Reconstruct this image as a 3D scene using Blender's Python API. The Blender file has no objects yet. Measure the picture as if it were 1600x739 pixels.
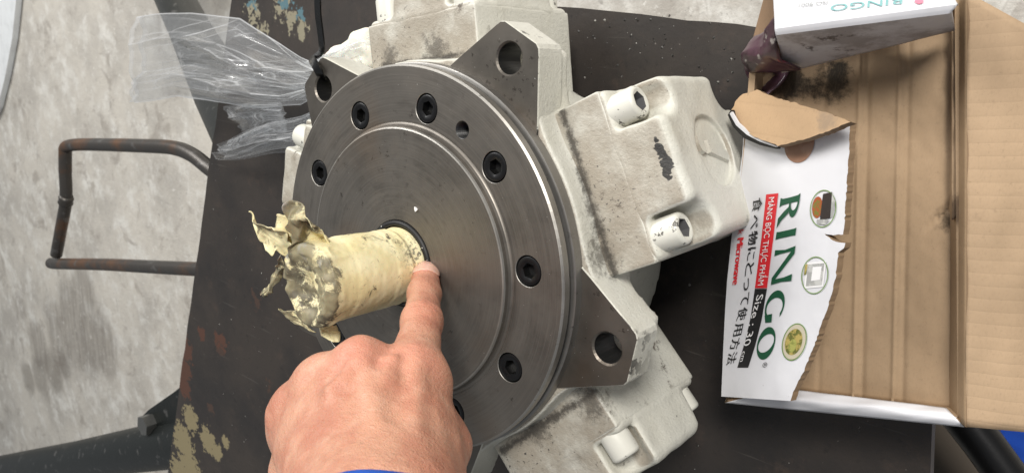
import bpy, bmesh, math, random
import numpy as np
from mathutils import Vector, Matrix, noise as mnoise
random.seed(7); rng = np.random.default_rng(7)
sc = bpy.context.scene
COL = sc.collection
# ------------------------------------------------------------------ camera
# motor frame (unit = 0.1 m, z = shaft axis) -> optical frame (x right, y down, z forward)
RM = np.array([[0.773809275, 0.046788950, -0.631688214],
               [0.186081679, -0.970055526, 0.156095757],
               [-0.605469086, -0.238333948, -0.759344530]])
TM = np.array([-0.549047239, 0.131303713, 3.981161335])
FPX = 1200.0
H0 = 1.3                                       # table plane lies this far below the cover face
CAMP = (-RM.T @ TM + np.array([0, 0, H0])) * 0.1
cam = bpy.data.cameras.new('camera'); camo = bpy.data.objects.new('camera', cam); COL.objects.link(camo)
camo.matrix_world = Matrix(((RM[0][0], -RM[1][0], -RM[2][0], CAMP[0]),
                            (RM[0][1], -RM[1][1], -RM[2][1], CAMP[1]),
                            (RM[0][2], -RM[1][2], -RM[2][2], CAMP[2]), (0, 0, 0, 1)))
cam.sensor_fit = 'HORIZONTAL'; cam.sensor_width = 36; cam.lens = 27.0
cam.clip_start = 0.01; cam.clip_end = 100
cam.dof.use_dof = True; cam.dof.focus_distance = 0.37; cam.dof.aperture_fstop = 26
sc.camera = camo
# ------------------------------------------------------------------ light
w = bpy.data.worlds.new('World'); sc.world = w; w.use_nodes = True
w.node_tree.nodes['Background'].inputs[0].default_value = (0.93, 0.97, 1.0, 1)
w.node_tree.nodes['Background'].inputs[1].default_value = 0.24
def area(name, loc, aim, size, power, col):
    l = bpy.data.lights.new(name, 'AREA'); l.shape = 'RECTANGLE'; l.size = size[0]; l.size_y = size[1]
    l.energy = power; l.color = col
    o = bpy.data.objects.new(name, l); COL.objects.link(o); o.location = loc
    d = Vector(aim) - Vector(loc); o.rotation_euler = d.to_track_quat('-Z', 'Y').to_euler()
    return o
area('hall_lamp', (1.1, 1.7, 2.1), (0, 0, 0), (0.9, 0.5), 84, (1.0, 0.965, 0.91))
area('door_daylight', (-2.6, 2.6, 2.4), (-1.0, 0.3, -0.4), (2.0, 1.4), 135, (1.0, 0.985, 0.96))
sc.view_settings.view_transform = 'Standard'; sc.view_settings.look = 'None'
sc.view_settings.exposure = 0.12; sc.view_settings.gamma = 1.0
sc.cycles.use_denoising = True
sc.cycles.max_bounces = 10; sc.cycles.transparent_max_bounces = 16

# ------------------------------------------------------------------ projection helpers
def ray(px, py):
    return RM.T @ np.array([(px - 800) / FPX, (py - 369.5) / FPX, 1.0])
def at(px, py, z):
    d = ray(px, py); return CAMP + d * ((z - CAMP[2]) / d[2])
def at_plane(px, py, o, n, off=0.0):
    d = ray(px, py); return CAMP + d * (np.dot(o + n * off - CAMP, n) / np.dot(d, n))
def cv(px, py, z):                              # optical frame point in metres
    return np.array([(px - 800) / FPX * z, (py - 369.5) / FPX * z, z])
def cv2w(P):
    return (np.asarray(P) * 10 - TM) @ RM * 0.1 + np.array([0, 0, H0 * 0.1])
def mw(P):                                      # motor units -> world metres
    return (np.asarray(P, float) + np.array([0, 0, H0])) * 0.1
# ------------------------------------------------------------------ mesh helpers
def link(name, me, parent=None):
    o = bpy.data.objects.new(name, me); COL.objects.link(o)
    if parent is not None: o.parent = parent
    return o
def obj(name, verts, faces, mats, parent=None, smooth=False, fm=None, sharp=None):
    me = bpy.data.meshes.new(name)
    me.from_pydata([tuple(map(float, v)) for v in verts], [], [tuple(map(int, f)) for f in faces])
    for m in (mats if isinstance(mats, (list, tuple)) else [mats]): me.materials.append(m)
    if fm is not None: me.polygons.foreach_set('material_index', np.asarray(fm, dtype=np.int32))
    me.update()
    if smooth:
        me.polygons.foreach_set('use_smooth', [True] * len(me.polygons))
        if sharp: me.set_sharp_from_angle(angle=math.radians(sharp))
    return link(name, me, parent)
def bm_obj(name, bm, mats, parent=None, smooth=False, sharp=None, bevel=None, seg=2):
    if bevel:
        bmesh.ops.bevel(bm, geom=list(bm.edges), offset=bevel, segments=seg, affect='EDGES', profile=0.6)
    bmesh.ops.recalc_face_normals(bm, faces=list(bm.faces))
    me = bpy.data.meshes.new(name); bm.to_mesh(me); bm.free()
    for m in (mats if isinstance(mats, (list, tuple)) else [mats]): me.materials.append(m)
    if smooth:
        me.polygons.foreach_set('use_smooth', [True] * len(me.polygons))
        if sharp: me.set_sharp_from_angle(angle=math.radians(sharp))
    return link(name, me, parent)
def thing(name, loc, label, cat, group=None):
    o = bpy.data.objects.new(name, None); COL.objects.link(o); o.location = loc; o.empty_display_size = 0.02
    return tag(o, label, cat, group)
def tag(o, label, cat, group=None):
    o['label'] = label; o['category'] = cat
    if group: o['group'] = group
    return o
def keep(o, parent):                             # parent without moving (all meshes are in world metres)
    o.parent = parent; o.matrix_parent_inverse = Matrix.Translation(-Vector(parent.location)); return o
def lathe(prof, n, a0=0.0):
    V, F = [], []
    for r, z in prof:
        for i in range(n):
            a = a0 + 2 * math.pi * i / n; V.append((r * math.cos(a), r * math.sin(a), z))
    for k in range(len(prof) - 1):
        for i in range(n):
            j = (i + 1) % n; F.append((k * n + i, k * n + j, (k + 1) * n + j, (k + 1) * n + i))
    return V, F
def prism(poly, z0, z1):
    n = len(poly); V = [(x, y, z0) for x, y in poly] + [(x, y, z1) for x, y in poly]
    F = [tuple(range(n))[::-1], tuple(range(n, 2 * n))] + [(i, (i + 1) % n, n + (i + 1) % n, n + i) for i in range(n)]
    return V, F
def slab(P, nrm, th):                            # polygon of world points given thickness along -nrm
    P = [np.asarray(p) for p in P]; n = len(P)
    V = P + [p - np.asarray(nrm) * th for p in P]
    F = [tuple(range(n)), tuple(range(2 * n - 1, n - 1, -1))] + [(i, n + i, n + (i + 1) % n, (i + 1) % n) for i in range(n)]
    return V, F
def tube(path, rad, n=14, cap=True):
    P = [np.asarray(p, float) for p in path]; m = len(P)
    R_ = rad if hasattr(rad, '__len__') else [rad] * m
    V, F = [], []; up = None
    for k in range(m):
        t = P[min(k + 1, m - 1)] - P[max(k - 1, 0)]; t /= np.linalg.norm(t)
        if up is None:
            up = np.cross(t, [0, 0, 1.0]);
            if np.linalg.norm(up) < 1e-3: up = np.cross(t, [0, 1.0, 0])
        up = up - t * np.dot(up, t); up /= np.linalg.norm(up); sd = np.cross(t, up)
        for i in range(n):
            a = 2 * math.pi * i / n; V.append(P[k] + R_[k] * (math.cos(a) * up + math.sin(a) * sd))
    for k in range(m - 1):
        for i in range(n):
            j = (i + 1) % n; F.append((k * n + i, k * n + j, (k + 1) * n + j, (k + 1) * n + i))
    if cap: F += [tuple(range(n))[::-1], tuple(range((m - 1) * n, m * n))]
    return V, F
def smooth_path(P, n=8):
    P = [np.asarray(p, float) for p in P]; out = []
    for i in range(len(P) - 1):
        p0, p1, p2, p3 = P[max(i - 1, 0)], P[i], P[i + 1], P[min(i + 2, len(P) - 1)]
        for k in range(n):
            t = k / n
            out.append(0.5 * (2 * p1 + (p2 - p0) * t + (2 * p0 - 5 * p1 + 4 * p2 - p3) * t * t + (3 * p1 - p0 - 3 * p2 + p3) * t ** 3))
    out.append(P[-1]); return out
# value noise
def vn(P, s, seed=0):
    Q = np.asarray(P, float) * s + seed * 17.31; I = np.floor(Q).astype(np.int64); f = Q - I; f = f * f * (3 - 2 * f)
    def h(i, j, k):
        x = (i * 374761393 + j * 668265263 + k * 2147483647 + seed * 974711) & 0x7fffffff
        x = ((x ^ (x >> 13)) * 1274126177) & 0x7fffffff; x = x ^ (x >> 16)
        return (x & 0xffff) / 65535.0
    r = 0
    for a in (0, 1):
        for b in (0, 1):
            for c in (0, 1):
                wgt = (f[..., 0] if a else 1 - f[..., 0]) * (f[..., 1] if b else 1 - f[..., 1]) * (f[..., 2] if c else 1 - f[..., 2])
                r = r + wgt * h(I[..., 0] + a, I[..., 1] + b, I[..., 2] + c)
    return r * 2 - 1
def fbm(P, s, o=3, seed=0):
    return sum(vn(P, s * 2 ** i, seed + i) * 0.5 ** i for i in range(o))
def creases(U, V_, n, seed, bias=None, spread=3.2):
    # height field folded along n straight lines in the (u, v) square
    R_ = np.random.default_rng(seed + 100); h = np.zeros_like(U)
    for i in range(n):
        th = R_.uniform(0, math.pi) if bias is None else bias + R_.normal(0, .25)
        d = R_.uniform(.05, .95); a = R_.choice((-1, 1)) * R_.uniform(.4, 1)
        cu, cv_ = math.cos(th), math.sin(th); h = h + a * np.abs((U - .5) * cu + (V_ - .5) * cv_ - (d - .5) * 1.1)
    A = np.stack([U.ravel(), V_.ravel(), np.ones(U.size)], 1); c, *_ = np.linalg.lstsq(A, h.ravel(), rcond=None)
    h = (h.ravel() - A @ c).reshape(U.shape); return h / (np.abs(h).max() + 1e-9)
# signed distance field -> mesh (surface nets)
class Field:
    def __init__(self, lo, hi, step):
        self.lo = np.array(lo, float); self.step = step
        self.n = np.ceil((np.array(hi) - self.lo) / step).astype(int) + 1
        self.ax = [self.lo[i] + step * np.arange(self.n[i]) for i in range(3)]
        self.D = np.full(self.n, 1e3 * step, np.float32)
    def box(self, lo, hi):
        s = []
        for i in range(3):
            a = max(0, int((lo[i] - self.lo[i]) / self.step)); b = min(self.n[i], int((hi[i] - self.lo[i]) / self.step) + 2)
            s.append(slice(a, max(a, b)))
        s = tuple(s)
        X, Y, Z = np.meshgrid(*[self.ax[i][s[i]].astype(np.float32) for i in range(3)], indexing='ij')
        return s, X, Y, Z
    def add(self, s, d, k):
        a = self.D[s]; h = np.maximum(k - np.abs(a - d), 0) / k
        self.D[s] = np.minimum(a, d) - h * h * k * 0.25
    def sub(self, s, d, k):
        a = self.D[s]; d = -d; h = np.maximum(k - np.abs(a - d), 0) / k
        self.D[s] = np.maximum(a, d) + h * h * k * 0.25
    def cone(self, A, B, ra, rb, k, sub=False):
        A = np.asarray(A, np.float32); B = np.asarray(B, np.float32); m = max(ra, rb) + k * 1.3
        s, X, Y, Z = self.box(np.minimum(A, B) - m, np.maximum(A, B) + m)
        d = B - A; L2 = float(d @ d) + 1e-12
        t = np.clip(((X - A[0]) * d[0] + (Y - A[1]) * d[1] + (Z - A[2]) * d[2]) / L2, 0, 1)
        q = np.sqrt((X - A[0] - t * d[0]) ** 2 + (Y - A[1] - t * d[1]) ** 2 + (Z - A[2] - t * d[2]) ** 2) - (ra + (rb - ra) * t)
        (self.sub if sub else self.add)(s, q, k)
    def mesh(self):
        D = self.D; n = np.array(D.shape); S = D < 0
        cs = np.zeros(n - 1, np.int8)
        for a in (0, 1):
            for b in (0, 1):
                for c in (0, 1): cs += S[a:n[0] - 1 + a, b:n[1] - 1 + b, c:n[2] - 1 + c]
        cells = np.argwhere((cs > 0) & (cs < 8)); idx = np.full(n - 1, -1, np.int64); idx[tuple(cells.T)] = np.arange(len(cells))
        acc = np.zeros((len(cells), 3)); cnt = np.zeros(len(cells))
        cor = [(a, b, c) for a in (0, 1) for b in (0, 1) for c in (0, 1)]
        for p in cor:
            for ax in range(3):
                if p[ax]: continue
                q = list(p); q[ax] = 1
                va = D[tuple((cells + p).T)].astype(float); vb = D[tuple((cells + q).T)].astype(float)
                m = (va < 0) != (vb < 0); t = np.where(m, va / np.where(m, va - vb, 1), 0)
                pt = np.tile(np.array(p, float), (len(cells), 1)); pt[:, ax] += t
                acc[m] += pt[m]; cnt[m] += 1
        V = self.lo + (cells + acc / cnt[:, None]) * self.step
        F = []
        for ax in range(3):
            u, v = (ax + 1) % 3, (ax + 2) % 3
            sl0 = [slice(None)] * 3; sl1 = [slice(None)] * 3; sl0[ax] = slice(0, -1); sl1[ax] = slice(1, None)
            A, B = S[tuple(sl0)], S[tuple(sl1)]
            E_ = np.argwhere(A != B); E_ = E_[(E_[:, u] > 0) & (E_[:, v] > 0) & (E_[:, u] < n[u] - 1) & (E_[:, v] < n[v] - 1)]
            du = np.zeros(3, int); du[u] = 1; dv = np.zeros(3, int); dv[v] = 1
            q = np.stack([idx[tuple((E_ - du - dv).T)], idx[tuple((E_ - dv).T)], idx[tuple(E_.T)], idx[tuple((E_ - du).T)]], 1)
            ins = A[tuple(E_.T)]; q[~ins] = q[~ins][:, ::-1]; F.append(q)
        return V, np.concatenate(F)
def fast_mesh(name, V, F, mats, parent=None, smooth=True):
    me = bpy.data.meshes.new(name); me.vertices.add(len(V)); me.vertices.foreach_set('co', np.asarray(V, np.float32).ravel())
    nF = len(F); me.loops.add(nF * 4); me.loops.foreach_set('vertex_index', np.asarray(F, np.int32).ravel())
    me.polygons.add(nF); me.polygons.foreach_set('loop_start', np.arange(nF, dtype=np.int32) * 4)
    me.polygons.foreach_set('use_smooth', np.full(nF, smooth))
    for m in (mats if isinstance(mats, (list, tuple)) else [mats]): me.materials.append(m)
    me.update(calc_edges=True); me.validate()
    return link(name, me, parent)
# ------------------------------------------------------------------ materials
class Mat:
    def __init__(self, name, base=(.5, .5, .5), rough=.5, metal=0.0, spec=.5):
        self.m = bpy.data.materials.new(name); self.m.use_nodes = True; self.t = self.m.node_tree
        self.b = self.t.nodes['Principled BSDF']; self.set('Base Color', (*base, 1)); self.set('Roughness', rough)
        self.set('Metallic', metal); self.set('Specular IOR Level', spec)
        self.geo = self.t.nodes.new('ShaderNodeNewGeometry'); self.pos = self.geo.outputs['Position']; self.col = (*base, 1); self.h = None
    def set(self, k, v):
        if hasattr(v, 'is_output'): self.t.links.new(v, self.b.inputs[k])
        else: self.b.inputs[k].default_value = v
    def node(self, ty, ins=None, **kw):
        n = self.t.nodes.new(ty)
        for k, v in kw.items(): setattr(n, k, v)
        for k, v in (ins or {}).items():
            if hasattr(v, 'is_output'): self.t.links.new(v, n.inputs[k])
            else: n.inputs[k].default_value = v
        return n
    def math(self, op, a, b=0.0, clamp=False):
        n = self.node('ShaderNodeMath', {0: a, 1: b}, operation=op); n.use_clamp = clamp; return n.outputs[0]
    def noise(self, s, detail=4, rough=.55, dist=0.0, vec=None):
        return self.node('ShaderNodeTexNoise', {'Vector': vec if vec is not None else self.pos, 'Scale': s, 'Detail': detail, 'Roughness': rough, 'Distortion': dist}).outputs['Fac']
    def ss(self, v, lo, hi):                     # smooth threshold
        n = self.node('ShaderNodeMapRange', {'Value': v, 'From Min': lo, 'From Max': hi, 'To Min': 0.0, 'To Max': 1.0}, interpolation_type='SMOOTHSTEP'); return n.outputs[0]
    def mix(self, fac, a, b):
        n = self.node('ShaderNodeMix', {}, data_type='RGBA')
        for i, v in ((0, fac), (6, a), (7, b)):
            if hasattr(v, 'is_output'): self.t.links.new(v, n.inputs[i])
            else: n.inputs[i].default_value = v if i == 0 else (*v[:3], 1)
        return n.outputs[2]
    def blend(self, fac, c): self.col = self.mix(fac, self.col, c); self.set('Base Color', self.col)
    def blob(self, p, r):                        # 1 at point p falling to 0 at r
        d = self.node('ShaderNodeVectorMath', {0: self.pos, 1: tuple(map(float, p))}, operation='DISTANCE').outputs['Value']
        n = self.node('ShaderNodeMapRange', {'Value': d, 'From Min': 0.0, 'From Max': r, 'To Min': 1.0, 'To Max': 0.0}); return n.outputs[0]
    def seg(self, a, b, r):                      # 1 on the segment a-b falling to 0 at r
        a = np.asarray(a, float); d = np.asarray(b, float) - a
        q = self.node('ShaderNodeVectorMath', {0: self.pos, 1: tuple(a)}, operation='SUBTRACT').outputs[0]
        t = self.node('ShaderNodeVectorMath', {0: q, 1: tuple(d / (d @ d))}, operation='DOT_PRODUCT').outputs['Value']
        t = self.math('ADD', t, 0.0, True)
        p = self.node('ShaderNodeVectorMath', {0: tuple(d), 'Scale': t}, operation='SCALE').outputs[0]
        e = self.node('ShaderNodeVectorMath', {0: q, 1: p}, operation='DISTANCE').outputs['Value']
        return self.node('ShaderNodeMapRange', {'Value': e, 'From Min': 0.0, 'From Max': r, 'To Min': 1.0, 'To Max': 0.0}).outputs[0]
    def bump(self, h, strength=.3, dist=.001):
        ins = {'Height': h, 'Strength': strength, 'Distance': dist}
        if self.h is not None: ins['Normal'] = self.h
        self.h = self.node('ShaderNodeBump', ins).outputs[0]; self.set('Normal', self.h)
    def up(self):
        return self.node('ShaderNodeSeparateXYZ', {0: self.geo.outputs['Normal']}).outputs[2]

# white workshop paint, soiled, with chips
def paint(name='cream white casting paint', worn=True):
    M = Mat(name, (.66, .65, .585), .36)
    M.blend(M.ss(M.noise(30, 3), .35, .75), (.60, .585, .51))
    up = M.ss(M.up(), .8, .97)                    # oily dust settled on the upward faces
    M.blend(M.math('MULTIPLY', up, M.ss(M.noise(45, 5, .65), .15, .62)), (.36, .32, .26))
    M.blend(M.math('MULTIPLY', up, M.math('MULTIPLY', M.ss(M.noise(420, 3, .7), .6, .68), M.ss(M.noise(22, 2), .42, .62))), (.06, .055, .05))
    M.blend(M.math('MULTIPLY', M.ss(M.noise(75, 5, .75), .58, .68), M.ss(M.noise(17, 2), .48, .6)), (.12, .10, .08))
    M.blend(M.math('MULTIPLY', M.ss(M.noise(700, 2), .74, .77), .9), (.09, .08, .07))
    pt = M.geo.outputs['Pointiness']              # edges knocked bare
    if worn: M.blend(M.math('MULTIPLY', M.ss(pt, .55, .59), M.ss(M.noise(60, 4, .7), .56, .59)), (.035, .032, .03))
    chips = None
    for px, py, hh, r in ((1031, 218, -.30, .0038), (1034, 230, -.30, .0044), (1038, 242, -.30, .0046), (1043, 255, -.30, .005), (1047, 267, -.30, .0048), (1050, 275, -.3, .004),
                          (975, 704, -.30, .006), (1040, 667, -1.0, .007), (1055, 655, -1.0, .006)):
        b = M.blob(at(px, py, (hh + H0) * .1), r)
        chips = b if chips is None else M.math('MAXIMUM', chips, b)
    M.blend(M.ss(M.math('ADD', chips, M.math('MULTIPLY', M.noise(260, 3), .8)), .62, .66), (.04, .038, .036))
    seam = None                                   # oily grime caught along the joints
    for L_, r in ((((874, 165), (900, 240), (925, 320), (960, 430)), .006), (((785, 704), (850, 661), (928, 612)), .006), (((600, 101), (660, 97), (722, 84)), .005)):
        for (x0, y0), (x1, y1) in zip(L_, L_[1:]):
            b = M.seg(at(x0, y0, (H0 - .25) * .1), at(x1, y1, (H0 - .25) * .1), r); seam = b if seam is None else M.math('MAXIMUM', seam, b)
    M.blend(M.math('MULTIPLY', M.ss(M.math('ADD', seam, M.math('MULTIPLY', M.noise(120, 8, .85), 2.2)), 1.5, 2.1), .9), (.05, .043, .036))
    wide = None                                   # smeared oil on the front faces
    for px, py, r in ((930, 400, .022), (915, 330, .014), (925, 630, .02), (840, 670, .018), (680, 80, .02), (610, 90, .014)):
        b = M.blob(at(px, py, (H0 - .25) * .1), r); wide = b if wide is None else M.math('MAXIMUM', wide, b)
    M.blend(M.math('MULTIPLY', M.ss(M.math('ADD', M.math('MULTIPLY', wide, .55), M.noise(260, 7, .8)), .72, .98), .75), (.085, .075, .062))
    M.blend(M.math('MULTIPLY', M.ss(M.noise(1500, 2, .6), .60, .72), .35), (.30, .275, .23))
    M.bump(M.noise(600, 5, .75), .8, .0007); M.bump(M.noise(110, 3), .3, .0012)
    return M.m
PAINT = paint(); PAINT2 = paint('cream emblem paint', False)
def bolt_paint():
    M = Mat('painted bolt heads', (.66, .65, .585), .4)
    M.blend(M.math('MULTIPLY', M.ss(M.noise(160, 4, .7), .62, .65), .9), (.07, .065, .06))
    M.blend(M.math('MULTIPLY', M.ss(M.geo.outputs['Pointiness'], .56, .62), M.ss(M.noise(90, 3), .58, .61)), (.05, .045, .04))
    M.bump(M.noise(300, 2), .12, .0006); return M.m
BPAINT = bolt_paint()
def steel(name, base, rough, rings=False, dark=(.05, .042, .036)):
    M = Mat(name, base, rough, .85)
    n = M.noise(28, 5, .65); M.blend(M.ss(n, .42, .75), tuple(c * .68 for c in base))
    M.blend(M.math('MULTIPLY', M.ss(M.noise(210, 4, .7), .60, .68), M.math('MULTIPLY', M.ss(M.noise(24, 2), .42, .66), .85)), dark)
    M.blend(M.math('MULTIPLY', M.ss(M.noise(16, 3), .5, .72), .5), (base[0] * .85, base[1] * .66, base[2] * .5))
    M.blend(M.math('MULTIPLY', M.ss(M.noise(900, 1), .77, .80), .8), (.6, .58, .54))
    M.set('Roughness', M.node('ShaderNodeMapRange', {'Value': M.noise(40, 4), 'To Min': rough - .1, 'To Max': rough + .16}).outputs[0])
    if rings:
        sub = M.node('ShaderNodeVectorMath', {0: M.pos, 1: tuple(mw((0, 0, 0)))}, operation='SUBTRACT').outputs[0]
        xy = M.node('ShaderNodeVectorMath', {0: sub, 1: (1, 1, 0)}, operation='MULTIPLY').outputs[0]
        ln = M.node('ShaderNodeVectorMath', {0: xy}, operation='LENGTH').outputs['Value']
        nrm = M.node('ShaderNodeVectorMath', {0: xy}, operation='NORMALIZE').outputs[0]
        rv = M.node('ShaderNodeVectorMath', {0: nrm, 1: M.node('ShaderNodeCombineXYZ', {2: M.math('MULTIPLY', ln, 1500.0)}).outputs[0]}, operation='ADD').outputs[0]
        turn = M.noise(1.0, 4, .7, vec=rv)                                     # concentric turning marks
        rv2 = M.node('ShaderNodeVectorMath', {0: M.node('ShaderNodeVectorMath', {0: nrm, 1: (3.5, 3.5, 1)}, operation='MULTIPLY').outputs[0], 1: M.node('ShaderNodeCombineXYZ', {2: M.math('MULTIPLY', ln, 240.0)}).outputs[0]}, operation='ADD').outputs[0]
        arc_ = M.noise(1.0, 3, .6, vec=rv2)
        M.blend(M.math('MULTIPLY', M.ss(turn, .4, .65), .35), tuple(c * 1.35 for c in base))
        M.blend(M.math('MULTIPLY', M.ss(arc_, .55, .75), .45), tuple(c * .55 for c in base))
        M.bump(turn, .08, .0003)
        M.set('Roughness', M.math('ADD', M.math('MULTIPLY', M.noise(32, 5, .65), .34), M.math('ADD', M.math('MULTIPLY', turn, .12), rough - .19)))
    else:
        M.bump(M.noise(300, 2), .05, .0005)
    # short scratches
    mp = M.node('ShaderNodeMapping', {0: M.pos, 2: (0, 0, .7), 3: (60, 900, 60)}).outputs[0]
    M.bump(M.ss(M.noise(1, 2, vec=mp), .68, .74), .08, .0004)
    return M.m
COVER = steel('turned dark steel', (.195, .178, .158), .46, True)
LUGF = steel('milled lug faces', (.175, .158, .138), .46)
RIM = steel('bright turned rim', (.34, .325, .30), .42, True)
BLACKOX = (lambda M: (M.bump(M.noise(400, 2), .1, .0004), M.m)[1])(Mat('black oxide screws', (.012, .012, .013), .36, .5))
RUBBER = (lambda M: (M.blend(M.ss(M.noise(300, 3), .66, .7), (.5, .49, .46)), M.m)[1])(Mat('black sealant', (.004, .004, .004), .55))
BORE = Mat('dark oily bore', (.045, .045, .045), .35, .7).m
SOCK = Mat('grey socket', (.16, .16, .165), .5, .4).m
def tape(name='masking tape', dirty=True):
    M = Mat(name, (.84, .765, .49), .56)
    M.blend(M.ss(M.noise(70, 4), .35, .7), (.75, .65, .36))
    M.blend(M.math('MULTIPLY', M.ss(M.noise(420, 4, .7), .55, .72), .45), (.42, .35, .19))
    z = M.node('ShaderNodeSeparateXYZ', {0: M.pos}).outputs[2]
    endz = M.ss(z, .1835, .1905) if dirty else M.ss(M.noise(45, 3), .3, .6)                  # the soiled outer end of the wrap
    dirt = M.ss(M.math('ADD', M.math('MULTIPLY', endz, .18 if dirty else .08), M.noise(95, 9, .72, .6)), .565, .67)
    M.blend(M.math('MULTIPLY', dirt, .93), (.055, .046, .034))
    M.blend(M.math('MULTIPLY', endz, M.math('MULTIPLY', M.ss(M.noise(48, 4), .42, .6), .6)), (.40, .35, .21))
    M.blend(M.math('MULTIPLY', endz, M.ss(M.noise(60, 4, .6), .62, .74)), (.30, .29, .26) if dirty else (.42, .38, .25))
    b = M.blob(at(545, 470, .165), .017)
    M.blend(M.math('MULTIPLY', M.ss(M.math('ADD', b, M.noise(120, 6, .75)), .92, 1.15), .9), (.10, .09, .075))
    M.blend(M.math('MULTIPLY', M.ss(M.noise(36, 6, .7), .54, .7), .35), (.36, .29, .15))
    M.blend(M.math('MULTIPLY', M.blob(at(652, 398, .137), .016), M.ss(M.noise(600, 3), .5, .6)), (.12, .11, .09))
    M.bump(M.noise(900, 2), .18, .0004); M.bump(M.noise(150, 4), .2, .0010)
    M.set('Subsurface Weight', .06); M.set('Subsurface Scale', .002)
    return M.m
TAPE = tape(); TAPE2 = tape('masking tape tail', False)
def skin():
    M = Mat('skin', (.575, .30, .20), .45, 0, .5)
    M.blend(M.ss(M.noise(42, 5, .65), .36, .66), (.47, .20, .13))
    M.blend(M.math('MULTIPLY', M.ss(M.noise(120, 4), .5, .75), .5), (.60, .36, .255))
    M.blend(M.math('MULTIPLY', M.ss(M.noise(90, 2), .72, .78), .25), (.38, .16, .10))
    for px, py, z, r, c in ((664, 428, .372, .011, (.64, .25, .18)), (659, 497, .332, .012, (.58, .225, .15)), (640, 565, .295, .016, (.66, .27, .19)), (560, 560, .29, .018, (.66, .28, .2))):
        M.blend(M.math('MULTIPLY', M.blob(cv2w(cv(px, py, z)), r), .6), c)
    vo = M.node('ShaderNodeTexVoronoi', {'Vector': M.pos, 'Scale': 900.0}, feature='DISTANCE_TO_EDGE').outputs['Distance']
    M.bump(M.ss(vo, 0, .25), .3, .0003)
    mp = M.node('ShaderNodeMapping', {0: M.pos, 2: (.3, .5, .6), 3: (150, 420, 200)}).outputs[0]
    M.bump(M.noise(1, 5, .65, vec=mp), .55, .0008)
    mq = M.node('ShaderNodeMapping', {0: M.pos, 2: (.9, .2, -.7), 3: (260, 900, 300)}).outputs[0]
    M.bump(M.ss(M.noise(1, 3, .6, vec=mq), .5, .62), .3, .0004)
    M.blend(M.math('MULTIPLY', M.ss(M.noise(260, 5, .7), .5, .75), .22), (.42, .19, .12))
    M.bump(M.noise(70, 3), .3, .0022)
    M.set('Subsurface Weight', .22); M.set('Subsurface Radius', (1.0, .35, .18)); M.set('Subsurface Scale', .0035)
    return M.m
SKIN = skin()
NAIL = (lambda M: (M.set('Subsurface Weight', .2), M.set('Subsurface Scale', .002), M.m)[2])(Mat('fingernail', (.72, .43, .335), .25))
def cloth(name, c):
    M = Mat(name, c, .8, 0, .2); M.blend(M.ss(M.noise(60, 3), .3, .8), tuple(x * .7 for x in c)); M.bump(M.noise(1200, 2), .3, .0005); return M.m
SLEEVE = cloth('royal blue cloth', (.03, .13, .62)); TROUSER = cloth('blue work trousers', (.014, .07, .42))
def table_mat():
    M = Mat('mill scale steel plate', (.042, .034, .029), .5, .2)
    M.blend(M.ss(M.noise(9, 5, .6), .38, .68), (.024, .021, .020))
    M.blend(M.math('MULTIPLY', M.ss(M.noise(34, 7, .74), .54, .72), .7), (.062, .045, .036))
    M.blend(M.math('MULTIPLY', M.ss(M.noise(120, 6, .75), .56, .68), .5), (.012, .011, .011))
    mps = M.node('ShaderNodeMapping', {0: M.pos, 2: (0, 0, .5), 3: (14, 260, 14)}).outputs[0]
    M.blend(M.math('MULTIPLY', M.ss(M.noise(1, 3, vec=mps), .66, .72), .35), (.10, .09, .08))
    z0 = 0.0
    def patch(pts, thr, c, ns=60):
        s = None
        for px, py, r in pts:
            b = M.blob(at(px, py, z0), r); s = b if s is None else M.math('MAXIMUM', s, b)
        M.blend(M.ss(M.math('ADD', s, M.math('MULTIPLY', M.noise(ns, 5, .65), 1.1)), thr, thr + .05), c)
    patch([(287, 545, .05), (283, 575, .055), (287, 600, .04), (345, 535, .03), (315, 520, .02)], 1.16, (.085, .038, .025), 110)
    patch([(420, 600, .035), (400, 470, .05), (345, 545, .05), (330, 640, .04)], 1.4, (.06, .036, .027), 130)
    patch([(298, 655, .042), (286, 690, .06), (296, 728, .06), (325, 688, .04), (338, 705, .03), (280, 737, .05), (352, 690, .02)], 1.16, (.235, .195, .11), 150)
    patch([(395, 20, .06), (440, 12, .07), (470, 45, .05), (410, 45, .04), (455, 30, .05)], 1.40, (.26, .235, .165), 130)
    patch([(445, 8, .05), (395, 3, .05), (468, 22, .04)], 1.43, (.09, .17, .20), 150)
    M.blend(M.math('MULTIPLY', M.ss(M.noise(330, 2), .74, .77), .7), (.22, .20, .18))
    M.set('Roughness', M.node('ShaderNodeMapRange', {'Value': M.noise(14, 5), 'To Min': .36, 'To Max': .7}).outputs[0])
    M.bump(M.noise(160, 4, .7), .25, .0008)
    return M.m
TABLE = table_mat()
def rusty(name, base, rust, thr):
    M = Mat(name, base, .42, .6); M.blend(M.ss(M.noise(14, 5, .65), thr, thr + .18), rust)
    M.blend(M.math('MULTIPLY', M.ss(M.noise(60, 4), .6, .68), .6), (.16, .155, .15)); M.bump(M.noise(180, 3), .25, .001); return M.m
ROD = rusty('bare rod with rust', (.075, .068, .062), (.15, .082, .048), .46)
PIPE = rusty('dark painted pipe', (.016, .019, .018), (.035, .032, .028), .6)
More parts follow.
